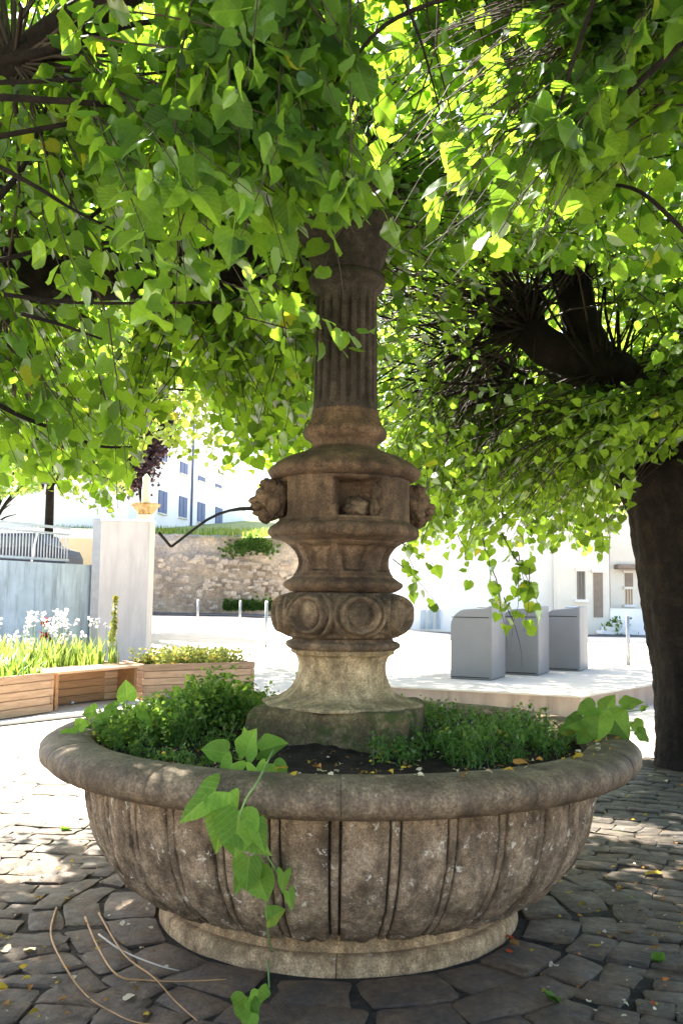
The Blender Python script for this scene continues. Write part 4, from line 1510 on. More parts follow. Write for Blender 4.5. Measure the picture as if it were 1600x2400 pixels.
# ---- generic blade / flower stuff
def blades(name, pts, hts, mat, width=.02, bend=.3, label=None, cat=None, seg=4):
    V, F = [], []
    for p, h in zip(pts, hts):
        a = rng.uniform(0, 2 * PI); bd = rng.uniform(.05, bend) * h
        dx, dy = math.cos(a), math.sin(a)
        sx, sy = -dy * width * .5, dx * width * .5
        b0 = len(V)
        for k in range(seg + 1):
            t = k / seg
            cx, cy, cz = p[0] + dx * bd * t * t, p[1] + dy * bd * t * t, p[2] + h * (t - .15 * t * t * bend)
            wv = (1 - t) ** .6
            V += [(cx - sx * wv, cy - sy * wv, cz), (cx + sx * wv, cy + sy * wv, cz)]
        for k in range(seg): F.append((b0 + 2 * k, b0 + 2 * k + 1, b0 + 2 * k + 3, b0 + 2 * k + 2))
    o = mesh_np(name, np.array(V), np.array(F), mat, None)
    tag(o, label, cat, kind='stuff')
    return o


def in_quad(Q, n, s0=.03):
    A, B, C, D = [np.array(q) for q in Q]
    u, v = rng.uniform(s0, 1 - s0, (n, 1)), rng.uniform(s0, 1 - s0, (n, 1))
    return (A * (1 - u) + B * u) * (1 - v) + (D * (1 - u) + C * u) * v


pp = in_quad(bedc, 620); pp[:, 2] = .42
blades('iris_leaves', pp, rng.uniform(.25, .55, 620), M['leaf_iris'], .035, .5, 'upright green iris blades crowding the planter behind the bench', 'iris leaves')
pp = in_quad(planterL, 520); pp[:, 2] = .42
blades('green_leaves', pp, rng.uniform(.15, .42, 520), M['leaf_weed_lit'], .04, .8, 'bright green leafy plants in the left planter', 'plants')


def small_plants(name, Q, n, h, mat, size, label, cat, z0=.42, npl=40):
    c = in_quad(Q, npl, .06)
    P_ = []
    for q in c:
        m = n // npl
        t = rng.random((m, 1))
        hh = rng.uniform(.6, 1) * h
        P_.append(np.concatenate([q[:2] + rng.normal(0, .07, (m, 2)) * (t + .3), z0 + t * hh], 1))
    P_ = np.concatenate(P_)
    m = len(P_)
    o = leaves_mesh(name, P_, rng.normal(0, 1, (m, 3)) + np.array([0, 0, .4]), rng.normal(0, 1, (m, 3)) + np.array([0, 0, 1]), rng.uniform(size[0], size[1], m), mat, None, LEAF[:2])
    return tag(o, label, cat, kind='stuff')


small_plants('yellow_plants', planterR, 2600, .30, M['leaf_yellowgreen'], (.03, .06), 'low pale yellow green plants filling the right planter', 'plants', npl=60)
# white flowers on stems
pts = in_quad([Vector((bedc[0].x - .8, bedc[0].y, 0)), bedc[1], bedc[2], Vector((bedc[3].x - .8, bedc[3].y, 0))], 55); tops = []
mb = MB()
FPs = []
for p in pts:
    h = rng.uniform(.55, .95) if rng.random() < .7 else rng.uniform(.9, 1.15)
    tp = Vector((p[0] + rng.normal(0, .04), p[1] + rng.normal(0, .04), .42 + h * .78))
    mb.tube([(p[0], p[1], .42), ((p[0] + tp.x) / 2 + .01, (p[1] + tp.y) / 2, .42 + h * .4), tuple(tp)], .005, 3, False)
    for k in range(rng.integers(2, 6)):
        z = tp.z - k * .05
        for j in range(5): FPs.append((tp.x + rng.normal(0, .02), tp.y + rng.normal(0, .02), z + rng.normal(0, .012)))
o = mb.build('flower_stems', M['vine_stem']); tag(o, 'thin green stems carrying the white flowers behind the bench', 'stems', kind='stuff')
FPs = np.array(FPs); m = len(FPs)
o = leaves_mesh('white_flowers', FPs, rng.normal(0, 1, (m, 3)), rng.normal(0, 1, (m, 3)), rng.uniform(.022, .045, m), M['petal_white'], None, LEAF[:2])
tag(o, 'loose white blossoms rising over the flower planter', 'flowers', kind='stuff')

# maroon iris and tall mullein spike
mi = P(107, 1475, 13.6)
iris = empty('maroon_iris', (mi.x, mi.y, .42), 'dark maroon iris flower standing among the white blossoms', 'flower')
mb = MB(); mb.tube([(mi.x, mi.y, .42), (mi.x + .01, mi.y, .9), (mi.x, mi.y, mi.z - .05)], .007, 5); mb.build('stem', M['vine_stem'], iris)
for zc, sc in ((P(107, 1490, 13.6).z, 1.0), (P(112, 1455, 13.6).z, .9)):
    for k in range(6):
        a = k * PI / 3
        up_ = .8 if k % 2 else -.9
        V, F = LEAF[3]
        o = leaves_mesh('petal', np.array([[mi.x + .01 * math.cos(a), mi.y + .01 * math.sin(a), zc]]), np.array([[math.cos(a), math.sin(a), up_]]), np.array([[-math.cos(a) * up_, -math.sin(a) * up_, 1.0]]), np.array([.12 * sc]), M['petal_maroon'], iris)
ms = P(264, 1500, 13.7)
mull = empty('tall_flower_spike', (ms.x, ms.y, .42), 'tall yellow green flower spike rising above the planter before the white pillar', 'plant')
top = P(272, 1398, 13.7)
mb = MB(); mb.tube([(ms.x, ms.y, .42), tuple(ms), tuple(top)], [.02, .018, .006], 6); mb.build('stem', M['vine_stem'], mull)
npx = 330
tt = rng.random((npx, 1)) ** .8
pp = np.array([ms.x, ms.y, .75]) * (1 - tt) + np.array(top) * tt + rng.normal(0, .02, (npx, 3)) * (1.3 - tt)
o = leaves_mesh('blossom', pp, rng.normal(0, 1, (npx, 3)) + np.array([0, 0, .6]), rng.normal(0, 1, (npx, 3)), rng.uniform(.03, .055, npx), M['leaf_yellowgreen'], mull, LEAF[:2]); tag(o, kind='stuff')

# ---- left concrete wall + railing
wA, wB = P(-140, 1325, 17.5), P(232, 1345, 21.5)
ztop = 2.16
cw = MB(); wall_box(cw, (wA.x, wA.y), (wB.x, wB.y), -.05, ztop, .25)
o = cw.build('concrete_wall', M['wall_blue']); tag(o, 'streaked grey blue concrete wall under the railing at the left', 'wall')
rl = empty('railing', ((wA.x + wB.x) / 2, (wA.y + wB.y) / 2, ztop), 'pale grey metal railing of upright bars on the concrete wall', 'railing')
d_ = (Vector((wB.x, wB.y, 0)) - Vector((wA.x, wA.y, 0))); Lw = d_.length; dn = d_.normalized(); nn = Vector((-dn.y, dn.x, 0))
e0 = Vector((wA.x, wA.y, 0)) + nn * .12
def rail(z, r_, s0=0, s1=.80, nm='rail_bar'):
    mb = MB(); mb.tube([tuple(e0 + dn * Lw * s0 + Vector((0, 0, z))), tuple(e0 + dn * Lw * s1 + Vector((0, 0, z)))], r_, 6)
    return mb.build(nm, M['rail'], rl)
rail(ztop + .08, .03); rail(ztop + .66, .025); rail(ztop + .80, .032)
nb_ = 40
barb = MB(); barb.tube([(0, 0, .08), (0, 0, .66)], .013, 6)
for k in range(nb_):
    s = .01 + .78 * k / (nb_ - 1)
    p = e0 + dn * Lw * s
    if k == 0:
        bar0 = barb.build('upright_bar', M['rail'], rl); bar0.location = (p.x, p.y, ztop)
    else:
        c_ = copy_obj(bar0, rl); c_.location = (p.x, p.y, ztop)
# dark car cover / tyres behind the railing
dk = empty('parked_car', (-6.5, 23.5, 1.7), 'dark blue car parked behind the grey railing', 'car')
q0, q1 = P(-80, 1300, 23.5), P(168, 1300, 23.5)
zb = 1.85
cx0, cx1 = q0.x, q1.x
side = [(cx0, 1.85), (cx0 - .05, 2.4), (cx0 + .3, 2.62), (cx0 + 1.0, 2.98), (cx0 + 2.0, 3.0), (cx1 - .55, 2.74), (cx1 - .1, 2.6), (cx1, 2.4), (cx1, 1.95), (cx1 - .1, 1.85)]
mb = MB(); mb.extrude([(x, 23.0, z) for x, z in side][::-1], (0, 1.6, 0)); mb.build('body', M['dark_hedge'], dk)
for xx in (cx0 + .6, cx1 - .5):
    mb = MB(); mb.tube([(xx, 22.97, 1.88), (xx, 23.2, 1.88)], .3, 16); mb.build('wheel', M['iron'], dk)
mb = MB(); mb.extrude([(cx0 + .5, 22.99, 2.6), (cx0 + 1.05, 22.99, 2.9), (cx0 + 1.95, 22.99, 2.92), (cx1 - .75, 22.99, 2.66)][::-1], (0, -.01, 0)); mb.build('side_window', M['glass_dark'], dk)
# raised yard behind the wall
mb = MB(); mb.box(-16, -6.3, 22.6, 30, .0, 1.82); o = mb.build('raised_yard', M['sidewalk']); tag(o, kind='structure')
# peach building behind
q0, q1 = P(60, 1240, 27), P(214, 1240, 27)
sb = empty('garden_building', ((q0.x + q1.x) / 2, 28, 1.8), 'low peach garden building with a white fascia behind the railing', 'building')
mb = MB(); mb.box(q0.x - 3, q1.x + .6, 27, 29.5, 1.8, P(150, 1262, 27).z); mb.build('wall', M['wall_peach'], sb)
mb = MB(); mb.box(q0.x - 3.1, q1.x + .7, 26.8, 29.6, P(150, 1262, 27).z + .002, P(150, 1240, 27).z, .02); mb.build('fascia', M['wall_white'], sb)
# grey gate post left of pillar
q0, q1 = P(214, 1340, 21.2), P(246, 1340, 21.2)
mb = MB(); mb.box(q0.x, q1.x, 21.2, 21.5, 0, P(230, 1216, 21.2).z, .01); o = mb.build('gate_post', M['steel']); tag(o, 'grey metal gate post beside the white pillar', 'post')
# white pillar
q0, q1 = P(228, 1480, 19.6), P(343, 1480, 19.6)
pt = P(300, 1222, 19.6).z
pl = empty('gate_pillar', ((q0.x + q1.x) / 2, 19.9, 0), 'broad off white rendered gate pillar behind the flowers', 'pillar')
mb = MB(); mb.box(q0.x, q1.x, 19.6, 20.2, -.05, pt, .015); mb.build('shaft', M['pillar'], pl)
mb = MB(); mb.box(q0.x - .015, q1.x + .015, 19.585, 20.215, pt + .001, pt + .05, .012); mb.build('cap', M['wall_white'], pl)
# stake of the young tree
s0, s1 = P(75, 1316, 22.5), P(108, 1135, 22.5)
mb = MB(); mb.tube([tuple(s0), tuple(s1)], .03, 6); o = mb.build('tree_stake', M['wall_white']); tag(o, 'pale slanting stake propping the slim tree behind the railing', 'stake')

# ---- stone monument column with moulded cap
mc = P(340, 1240, 27)
mx = mc.x
zf = lambda y_: P(340, y_, 27).z
mon = empty('stone_monument', (mx, 27, gz(mx, 27)), 'small stone monument with a wide moulded capital above the gate pillar', 'monument')
def mlathe(name, prof, mat, n=24):
    b = MB()
    b.grid([[(mx + r_ * math.cos(2 * PI * i / n), 27 + r_ * math.sin(2 * PI * i / n), z) for r_, z in prof] for i in range(n)], True)
    return b.build(name, mat, mon)
mb = MB(); mb.box(mx - .21, mx + .21, 26.79, 27.21, gz(mx, 27), zf(1206), .02); mb.build('base', M['wall_cream'], mon)
mlathe('capital', [(.01, zf(1207)), (.2, zf(1207)), (.24, zf(1202)), (.30, zf(1196)), (.36, zf(1190)), (.42, zf(1186)), (.43, zf(1181)), (.2, zf(1180)), (.01, zf(1180))], M['stone_foot'])
mlathe('shaft', [(.14, zf(1181)), (.12, zf(1165)), (.13, zf(1150)), (.10, zf(1132)), (.12, zf(1120)), (.01, zf(1110))], M['wall_cream'])

# ---- old stone wall
oA, oB = P(300, 1250, 43.5), P(705, 1250, 46)
zt = P(500, 1252, 44.5).z
cols = []
N1, N2 = 150, 40
for i in range(N1 + 1):
    t = i / N1
    x, y = oA.x - 6 + (oB.x - oA.x + 6) * t, oA.y + (oB.y - oA.y) * t
    c_ = []
    for j in range(N2 + 1):
        v = j / N2
        z = gz(x, y) - .1 + (zt + .10 * noise.noise(Vector((x * .7, 0, 0))) + .06 * noise.noise(Vector((x * 3, 0, 0))) - gz(x, y) + .1) * v
        c_.append((x, y - .05 * noise.noise(Vector((x * 1.3, 0, z * 1.8))) - .045 * noise.noise(Vector((x * 4, 1, z * 5))), z))
    c_.append((x, y + .6, c_[-1][2] - .02)); c_.append((x, y + .62, 0))
    cols.append(c_)
mb = MB(); mb.grid(cols)
e = [len(cols[0]) * N1 + j for j in range(len(cols[0]))]; mb.f.append(tuple(e)); mb.sm.append(False)
ow = mb.build('old_stone_wall', M['oldwall']); tag(ow, 'tall old rubble wall with peeling grey render behind the bollards', 'wall')
# individually visible stones / holes pushed proud of the render
V, F = COB[0]
stonem = []
for k in range(3):
    me = bpy.data.meshes.new('stone'); me.from_pydata([tuple(p) for p in COB[k][0]], [], COB[k][1]); me.polygons.foreach_set('use_smooth', [True] * len(COB[k][1])); me.materials.append(M['oldwall']); stonem.append(me)
for k in range(150):
    t = rng.random(); x, y = oA.x + (oB.x - oA.x) * t, oA.y + (oB.y - oA.y) * t
    z = gz(x, y) + rng.uniform(.2, 2.8)
    o = bpy.data.objects.new('stone', stonem[k % 3]); o.location = (x, y - .03, z); o.rotation_euler = (R(90), rng.uniform(-.2, .2), 0)
    o.scale = (rng.uniform(.2, .45), rng.uniform(.12, .26), .1)
    COL.objects.link(o); o.parent = ow; o.matrix_parent_inverse = Matrix.Identity(4)
# ivy on the wall top and weeds at its foot
n = 700
xs = rng.normal(0, 1, n)
ip = np.array([tuple(P(590 + 24 * a_, 1275 + rng.normal(0, 9) + abs(a_) * 5, 44.9)) for a_ in xs])
o = leaves_mesh('wall_ivy', ip, rng.normal(0, 1, (n, 3)), rng.normal(0, 1, (n, 3)) + np.array([0, -1, 0]), rng.uniform(.12, .2, n), M['leaf_weed'], None, LEAF[:2]); tag(o, 'green ivy patch hanging over the top of the old wall', 'ivy', kind='stuff')
n = 1500
ip = np.array([tuple(P(rng.uniform(525, 665), 1428 - abs(rng.normal(0, 9)), 44.6)) for _ in range(n)])
o = leaves_mesh('wall_weeds', ip, rng.normal(0, 1, (n, 3)), rng.normal(0, 1, (n, 3)), rng.uniform(.10, .18, n), M['leaf_weed'], None, LEAF[:2]); tag(o, 'dark green weeds along the foot of the old wall', 'weeds', kind='stuff')

# ---- grassy bank and house with blue shutters
b = MB()
b.grid([[(x, y, zt - .1 + (y - 45) * .11) for y in np.linspace(44.9, 95, 12)] for x in np.linspace(-40, -1.5, 16)])
o = b.build('grassy_bank', M['grass_ground']); tag(o, kind='structure')
n = 3500
gp_ = np.array([(rng.uniform(-16, -2.5), rng.uniform(45.2, 52), 0) for _ in range(n)]); gp_[:, 2] = zt - .1 + (gp_[:, 1] - 45) * .11
blades('bank_grass', gp_, rng.uniform(.15, .45, n), M['grass'], .05, .6, 'sunlit long grass on the bank above the old wall', 'grass', 2)
hA, hB = P(300, 1220, 50), P(575, 1235, 74)
house = empty('shuttered_house', ((hA.x + hB.x) / 2, (hA.y + hB.y) / 2, 4.5), 'white house with blue shutters standing above the old wall', 'house')
HA, HB = Vector((hA.x, hA.y, 0)), Vector((hB.x, hB.y, 0))
hu = (HB - HA).normalized(); hn = Vector((-hu.y, hu.x, 0)); HL = (HB - HA).length
def facept(px_, py_):
    """intersection of the pixel ray with the house front"""
    v = _f + _r * ((px_ - 800) / FPX) + _u * ((1200 - py_) / FPX)
    nn_ = hn
    t = (HA - CAM).dot(nn_) / v.dot(nn_)
    return CAM + v * t
mb = MB(); wall_box(mb, (HA.x, HA.y), (HB.x, HB.y), 4.0, 16.6, 9); mb.build('wall', M['wall_white'], house)
mb = MB(); wall_box(mb, (HA - hu * .4 - hn * .5)[:2], (HB + hu * .4 - hn * .5)[:2], 16.602, 16.9, 10); mb.build('roof', M['roof'], house)
for (x0, x1, y0, y1) in ((372, 389, 1148, 1205), (420, 436, 1162, 1215), (463, 478, 1176, 1226), (505, 519, 1188, 1232), (422, 438, 1081, 1114), (464, 479, 1114, 1131), (505, 518, 1133, 1146), (372, 390, 1035, 1085)):
    p0, p1 = facept(x0, y0), facept(x1, y1)
    s0, s1 = (p0 - HA).dot(hu), (p1 - HA).dot(hu)
    a_, b_ = HA + hu * s0, HA + hu * s1
    mb = MB(); wall_box(mb, a_[:2], b_[:2], min(p0.z, p1.z), max(p0.z, p1.z), .07, shift=-.075)
    wd = mb.build('window', M['shutter'], house)
    mb = MB(); wall_box(mb, (a_ - hu * .06)[:2], (b_ + hu * .06)[:2], min(p0.z, p1.z) - .10, min(p0.z, p1.z) - .02, .14, shift=-.14)
    sl_ = mb.build('sill', M['wall_cream'], wd); sl_.matrix_parent_inverse = Matrix.Identity(4)
    zc = min(p0.z, p1.z); hz = abs(p0.z - p1.z)
    for q_ in (0.5,):
        mm = a_ + (b_ - a_) * q_
        mb = MB(); wall_box(mb, (mm - hu * .02)[:2], (mm + hu * .02)[:2], zc + .03, zc + hz - .03, .02, shift=-.085)
        z_ = mb.build('shutter_gap', M['iron'], wd); z_.matrix_parent_inverse = Matrix.Identity(4)
p0 = facept(448, 1150)
mb = MB(); mb.tube([tuple(Vector((p0.x, p0.y, 5)) - hn * .08), tuple(Vector((p0.x, p0.y, 16.6)) - hn * .08)], .07, 8); mb.build('downpipe', M['shutter'], house)

# ---- right-hand houses
def front_house(label, px0, px1, d, htop, mat, depth=8, zb=-.1, roofm='roof'):
    a_, b_ = P(px0, 1450, d), P(px1, 1450, d)
    h = empty('house', ((a_.x + b_.x) / 2, d + depth / 2, 0), label, 'house')
    mb = MB(); mb.box(a_.x, b_.x, d, d + depth, zb, htop); mb.build('wall', mat, h)
    mb = MB()
    mb.extrude([(a_.x - .2, d - .4, htop + .002), (a_.x - .2, d + depth + .3, htop + .002), (a_.x - .2, d + depth / 2, htop + 1.5)], (b_.x - a_.x + .4, 0, 0))
    mb.build('roof', M[roofm], h)
    return h, a_.x, b_.x


h1, *_x = front_house('long white house seen through the hanging leaves right of the column', 880, 1300, 43, 6.8, M['wall_white'])
x_ = P(1302, 1400, 42.6).x
mb = MB(); mb.tube([(x_, 42.85, .1), (x_, 42.85, 6.6)], .10, 8); mb.build('downpipe', M['rail'], h1)
for k in range(3):   # low garage ribs seen at the left
    xx = P(985 + k * 18, 1440, 43).x
    mb = MB(); mb.box(xx, xx + .22, 42.9, 42.998, .1, .95); mb.build('wall_rib', M['wall_blue'], h1)
h2, *_x = front_house('cream house with a narrow shuttered window and a brown door', 1306, 1428, 42, 6.2, M['wall_cream'])
def opening(h, x0, x1, y0, y1, d, nm, mat, sill=True, mull=True):
    a_, b_ = P(x0, y0, d), P(x1, y1, d)
    mb = MB(); mb.box(a_.x, b_.x, d - .04, d - .002, b_.z, a_.z); w_ = mb.build(nm, mat, h)
    mb = MB(); mb.box(a_.x - .1, b_.x + .1, d - .16, d - .042, a_.z + .001, a_.z + .12); l_ = mb.build('lintel', M['wall_cream'], w_); l_.matrix_parent_inverse = Matrix.Identity(4)
    if sill:
        mb = MB(); mb.box(a_.x - .12, b_.x + .12, d - .2, d - .002, b_.z - .12, b_.z - .001); l_ = mb.build('sill', M['wall_white'], w_); l_.matrix_parent_inverse = Matrix.Identity(4)
    if mull:
        xm = (a_.x + b_.x) / 2
        for sx in (a_.x + .02, xm - .02, b_.x - .06):
            mb = MB(); mb.box(sx, sx + .04, d - .06, d - .042, b_.z, a_.z); l_ = mb.build('frame', M['shutter_brown'], w_); l_.matrix_parent_inverse = Matrix.Identity(4)
    return w_
opening(h2, 1351, 1370, 1339, 1405, 42, 'window', M['glass_dark'])
opening(h2, 1389, 1412, 1342, 1447, 42, 'door', M['shutter_brown'], False, False)
opening(h2, 1348, 1372, 1210, 1270, 42, 'window', M['glass_dark'])
st = empty('entrance_steps', (P(1425, 1440, 40.8).x, 40.8, 0), 'white entrance steps beside the brown door', 'steps')
xs_ = P(1405, 1440, 41.2).x
for k in range(4):
    mb = MB(); mb.box(xs_ + .25 * k, xs_ + 1.6, 40.9, 41.9, .02 + .17 * k, .19 + .17 * k - .002, .01); mb.build('step', M['wall_white'], st)
h3, *_x = front_house('house with a brown wooden awning at the far right', 1430, 1700, 44, 6.0, M['wall_cream'])
opening(h3, 1463, 1482, 1343, 1380, 44, 'shutter', M['shutter_brown'], False, False)
opening(h3, 1464, 1481, 1381, 1417, 44, 'window', M['wall_peach'], True, True)
a_, b_ = P(1446, 1322, 43.4), P(1560, 1335, 43.4)
mb = MB(); mb.box(a_.x, b_.x, 43.4, 43.996, b_.z, a_.z, .03); mb.build('awning', M['shutter_brown'], h3)
mb = MB(); mb.box(P(1428, 1440, 42).x, P(1640, 1440, 42).x, 41.9, 42.1, -.05, P(1430, 1426, 42).z); o = mb.build('garden_wall', M['wall_white']); tag(o, 'low white garden wall in front of the house with the awning', 'wall')
sh_ = P(1444, 1445, 41.2)
n = 260
o = leaves_mesh('shrub', np.array([[sh_.x, 41.2, .25]]) + rng.normal(0, 1, (n, 3)) * np.array([.25, .2, .22]), rng.normal(0, 1, (n, 3)), rng.normal(0, 1, (n, 3)), rng.uniform(.12, .2, n), M['leaf_weed'], None, LEAF[:2]); tag(o, 'small dark green shrub by the white entrance steps', 'shrub')

# ---- bollards
def bollard(px_, ytop, ybot, d, label):
    base_ = P(px_, ybot, d)
    tp = P(px_ + .5, ytop, d)
    t = empty('bollard', (base_.x, d, base_.z), label, 'bollard', 'thin steel bollards round the square')
    mb = MB(); mb.tube([(base_.x, d, min(base_.z, gz(base_.x, d)) - .02), (base_.x, d, tp.z - .04)], .045, 12); mb.build('post', M['steel'], t)
    mb = MB(); mb.tube([(base_.x, d, tp.z - .0395), (base_.x, d, tp.z)], [.046, .034], 12); mb.build('cap', M['bin_lid'], t)
bollard(463, 1405, 1471, 36, 'thin steel bollard left most of those before the old wall')
bollard(562, 1407, 1473, 36, 'thin steel bollard in the middle of the three before the old wall')
bollard(623, 1408, 1500, 25.5, 'thin steel bollard nearest the fountain column on its left')
bollard(1471, 1440, 1545, 21.8, 'thin steel bollard standing by itself left of the right tree trunk')

# ---- platform with containers
pc = G(1358, 1632, .28); pf = G(905, 1608, .28); pr = G(1525, 1604, .28)
c0 = Vector((pc.x, pc.y)); f0 = Vector((pf.x, pf.y)); r0 = Vector((pr.x, pr.y))
fdir = (f0 - c0).normalized(); rdir = (r0 - c0).normalized()
Fp = c0 + fdir * 3.25; Rp = c0 + rdir * 5.2
plat = empty('container_platform', (c0.x, c0.y, 0), 'low concrete platform carrying the grey waste containers', 'platform')
mb = MB(); mb.prism([tuple(c0), tuple(Rp), tuple(Rp + fdir * 3.25 + Vector((0, .8))), tuple(Fp + rdir * 5.2), tuple(Fp)], -.1, .262); mb.build('retaining_wall', M['retain'], plat)
e_ = .03
mb = MB(); mb.prism([tuple(c0 - (fdir + rdir) * e_), tuple(Rp - fdir * e_), tuple(Rp + fdir * 3.25 + Vector((0, .8))), tuple(Fp + rdir * 5.2), tuple(Fp - rdir * e_)], .263, .285); mb.build('top_slab', M['square'], plat)
# container
def container(px_corner, d, label):
    c = P(px_corner, 1587, d); C0 = Vector((c.x, d, .285))
    t = empty('waste_container', tuple(C0), label, 'container', 'grey half buried waste containers on the platform')
    av = Vector((-.93, .36, 0)).normalized(); bv = Vector((.42, .91, 0)).normalized()
    hh = 1.115
    W = .64
    prof = [(0, 0), (W, 0), (W, .80)]
    for k in range(1, 8):
        a_ = PI / 2 * k / 7
        prof.append((W - .26 * (1 - math.cos(a_)), .80 + .26 * math.sin(a_)))
    prof += [(.12, hh - .035), (.03, hh), (0, hh)]
    # body with rounded near corner
    mb = MB()
    cols_ = []
    path = [(0, .80), (0, .08), (.02, .03), (.06, .0)]
    poly = [tuple(C0 + av * x + Vector((0, 0, z))) for x, z in prof]
    mb.extrude([tuple(Vector(p)) for p in poly], tuple(bv * .80))
    o = mb.build('body', M['bin'], t)
    m_ = o.modifiers.new('bevel', 'BEVEL'); m_.width = .045; m_.segments = 4; m_.limit_method = 'ANGLE'; m_.angle_limit = R(50)
    for f in o.data.polygons: f.use_smooth = True
    top_ = C0 + av * .18 + bv * .40 + Vector((0, 0, hh - .035))
    mb = MB(); mb.quad_box(oriented(tuple(top_ + Vector((0, 0, .012))), -av), .22, .5, .03, .008); mb.build('hatch', M['bin_lid'], t)
    for zz in (.03, .93):
        mb = MB(); q_ = C0 - av * .004 - bv * .004
        mb.extrude([tuple(q_ + av * (.05) + Vector((0, 0, zz))), tuple(q_ + av * (W - .02) + Vector((0, 0, zz))), tuple(q_ + av * (W - .02) + Vector((0, 0, zz + .012))), tuple(q_ + av * .05 + Vector((0, 0, zz + .012)))], tuple(-bv * .002)); mb.build('seam', M['iron'], t)
    return t
container(1152, 13.9, 'grey waste container on the platform nearest the fountain, partly behind hanging leaves')
container(1262, 14.9, 'grey waste container standing in the middle of the three')
container(1359, 15.9, 'grey waste container farthest right, with no leaves in front')

# ================================================================== PLANTS IN THE BASIN
def weed_bed(name, regions, mat, label, size=(.010, .018), n=9000, stem=False):
    PP, TT, NN = [], [], []
    tw = MB()
    for (ang0, ang1, r0_, r1_, h0, h1, k) in regions:
        for _ in range(k):
            a_ = R(rng.uniform(ang0, ang1)); rr = rng.uniform(r0_, r1_)
            x, y = FX + rr * math.sin(a_), FY - rr * math.cos(a_)
            z = soil_z(x - FX, y - FY)
            h = rng.uniform(h0, h1) * (1 + .9 * noise.noise(Vector((x * 3.2, y * 3.2, 7.0))))
            if name == 'basin_weeds' and noise.noise(Vector((x * 4.5, y * 4.5, 1.0))) < -.22: continue
            lean = rng.normal(0, .35 * h, 2)
            top_ = np.array([x + lean[0], y + lean[1], z + h])
            b0 = np.array([x, y, z - .01]); md = (b0 + top_) / 2 + np.array([0, 0, .1 * h])
            tw.tube([tuple(b0), tuple(md), tuple(top_)], .0013, 3, False)
            m = int(10 + 90 * h)
            t_ = rng.random((m, 1)) ** .8
            q_ = (1 - t_) ** 2 * b0 + 2 * t_ * (1 - t_) * md + t_ ** 2 * top_
            PP.append(q_ + rng.normal(0, .016, (m, 3)))
    PP = np.concatenate(PP); m = len(PP)
    tip = rng.normal(0, 1, (m, 3)) + np.array([0, 0, .3]); nr = rng.normal(0, .8, (m, 3)) + np.array([0, 0, 1])
    o = leaves_mesh(name, PP, tip, nr, rng.uniform(size[0], size[1], m), mat, None, LEAF[:2])
    tag(o, label, 'weeds', kind='stuff')
    o2 = tw.build(name + '_stems', M['vine_stem'], o); tag(o2, kind='stuff')
    o2.matrix_parent_inverse = Matrix.Identity(4)
    return m


weed_bed('basin_weeds', [(58, 165, .48, 1.12, .05, .12, 200), (75, 110, .8, 1.12, .06, .14, 60), (35, 62, .45, .95, .04, .15, 130), (10, 30, .5, .75, .03, .09, 26)], M['leaf_weed'], 'fine leaved dark green weeds crowding the right side of the basin', (.010, .020))
weed_bed('basin_weeds', [(-150, -55, .55, 1.12, .04, .13, 190), (-62, -35, .7, 1.08, .03, .08, 50)], M['leaf_weed'], 'fine leaved green weeds covering the left side of the basin', (.010, .020))
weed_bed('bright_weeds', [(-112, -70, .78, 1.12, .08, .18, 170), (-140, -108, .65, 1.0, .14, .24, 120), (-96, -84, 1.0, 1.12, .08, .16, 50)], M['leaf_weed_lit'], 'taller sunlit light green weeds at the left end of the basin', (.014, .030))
weed_bed('back_weeds', [(130, 235, .55, 1.1, .06, .14, 130)], M['leaf_weed'], 'low green weeds behind the column plinth in the basin', (.010, .018))


def leafy_thing(name, label, cat, leaves, mat, stems, meshes=None, stemr=.003, group=None, stemmat='vine_stem'):
    """leaves: (pos, tipdir, normal, size)"""
    base_ = stems[0][0] if stems else leaves[0][0]
    t = empty(name, tuple(base_), label, cat, group)
    for s in stems:
        mb = MB(); mb.tube(smooth_path([tuple(p) for p in s], 4), stemr, 6); mb.build('stem', M[stemmat], t)
    ms_ = meshes or tpl_meshes(mat, 'leaf', BIGLEAF)
    pos_ = np.array([tuple(l[0]) for l in leaves], float); tip = np.array([tuple(l[1]) for l in leaves], float); nr = np.array([tuple(l[2]) for l in leaves], float); sz = np.array([l[3] for l in leaves])
    leaf_objects(np.arange(len(leaves)), pos_, tip, nr, sz, ms_, t, Vector(base_))
    return t


def surf(px_, py_, off=.02):
    """point on the outside of the basin seen at a pixel, moved off the stone"""
    v = (_f + _r * ((px_ - 800) / FPX) + _u * ((1200 - py_) / FPX)).normalized()
    t = 1.5
    while t < 7:
        p = CAM + v * t
        z = p.z; rr = math.hypot(p.x - FX, p.y - FY)
        R_ = 0
        if .71 < z < .875: R_ = 1.405
        elif .19 < z <= .71: R_ = float(np.interp(z, [q_[1] for q_ in bowl], [q_[0] for q_ in bowl])) + .03
        elif z <= .19: R_ = .85
        if rr < R_ + off or z < .01: return p
        t += .004
    return p


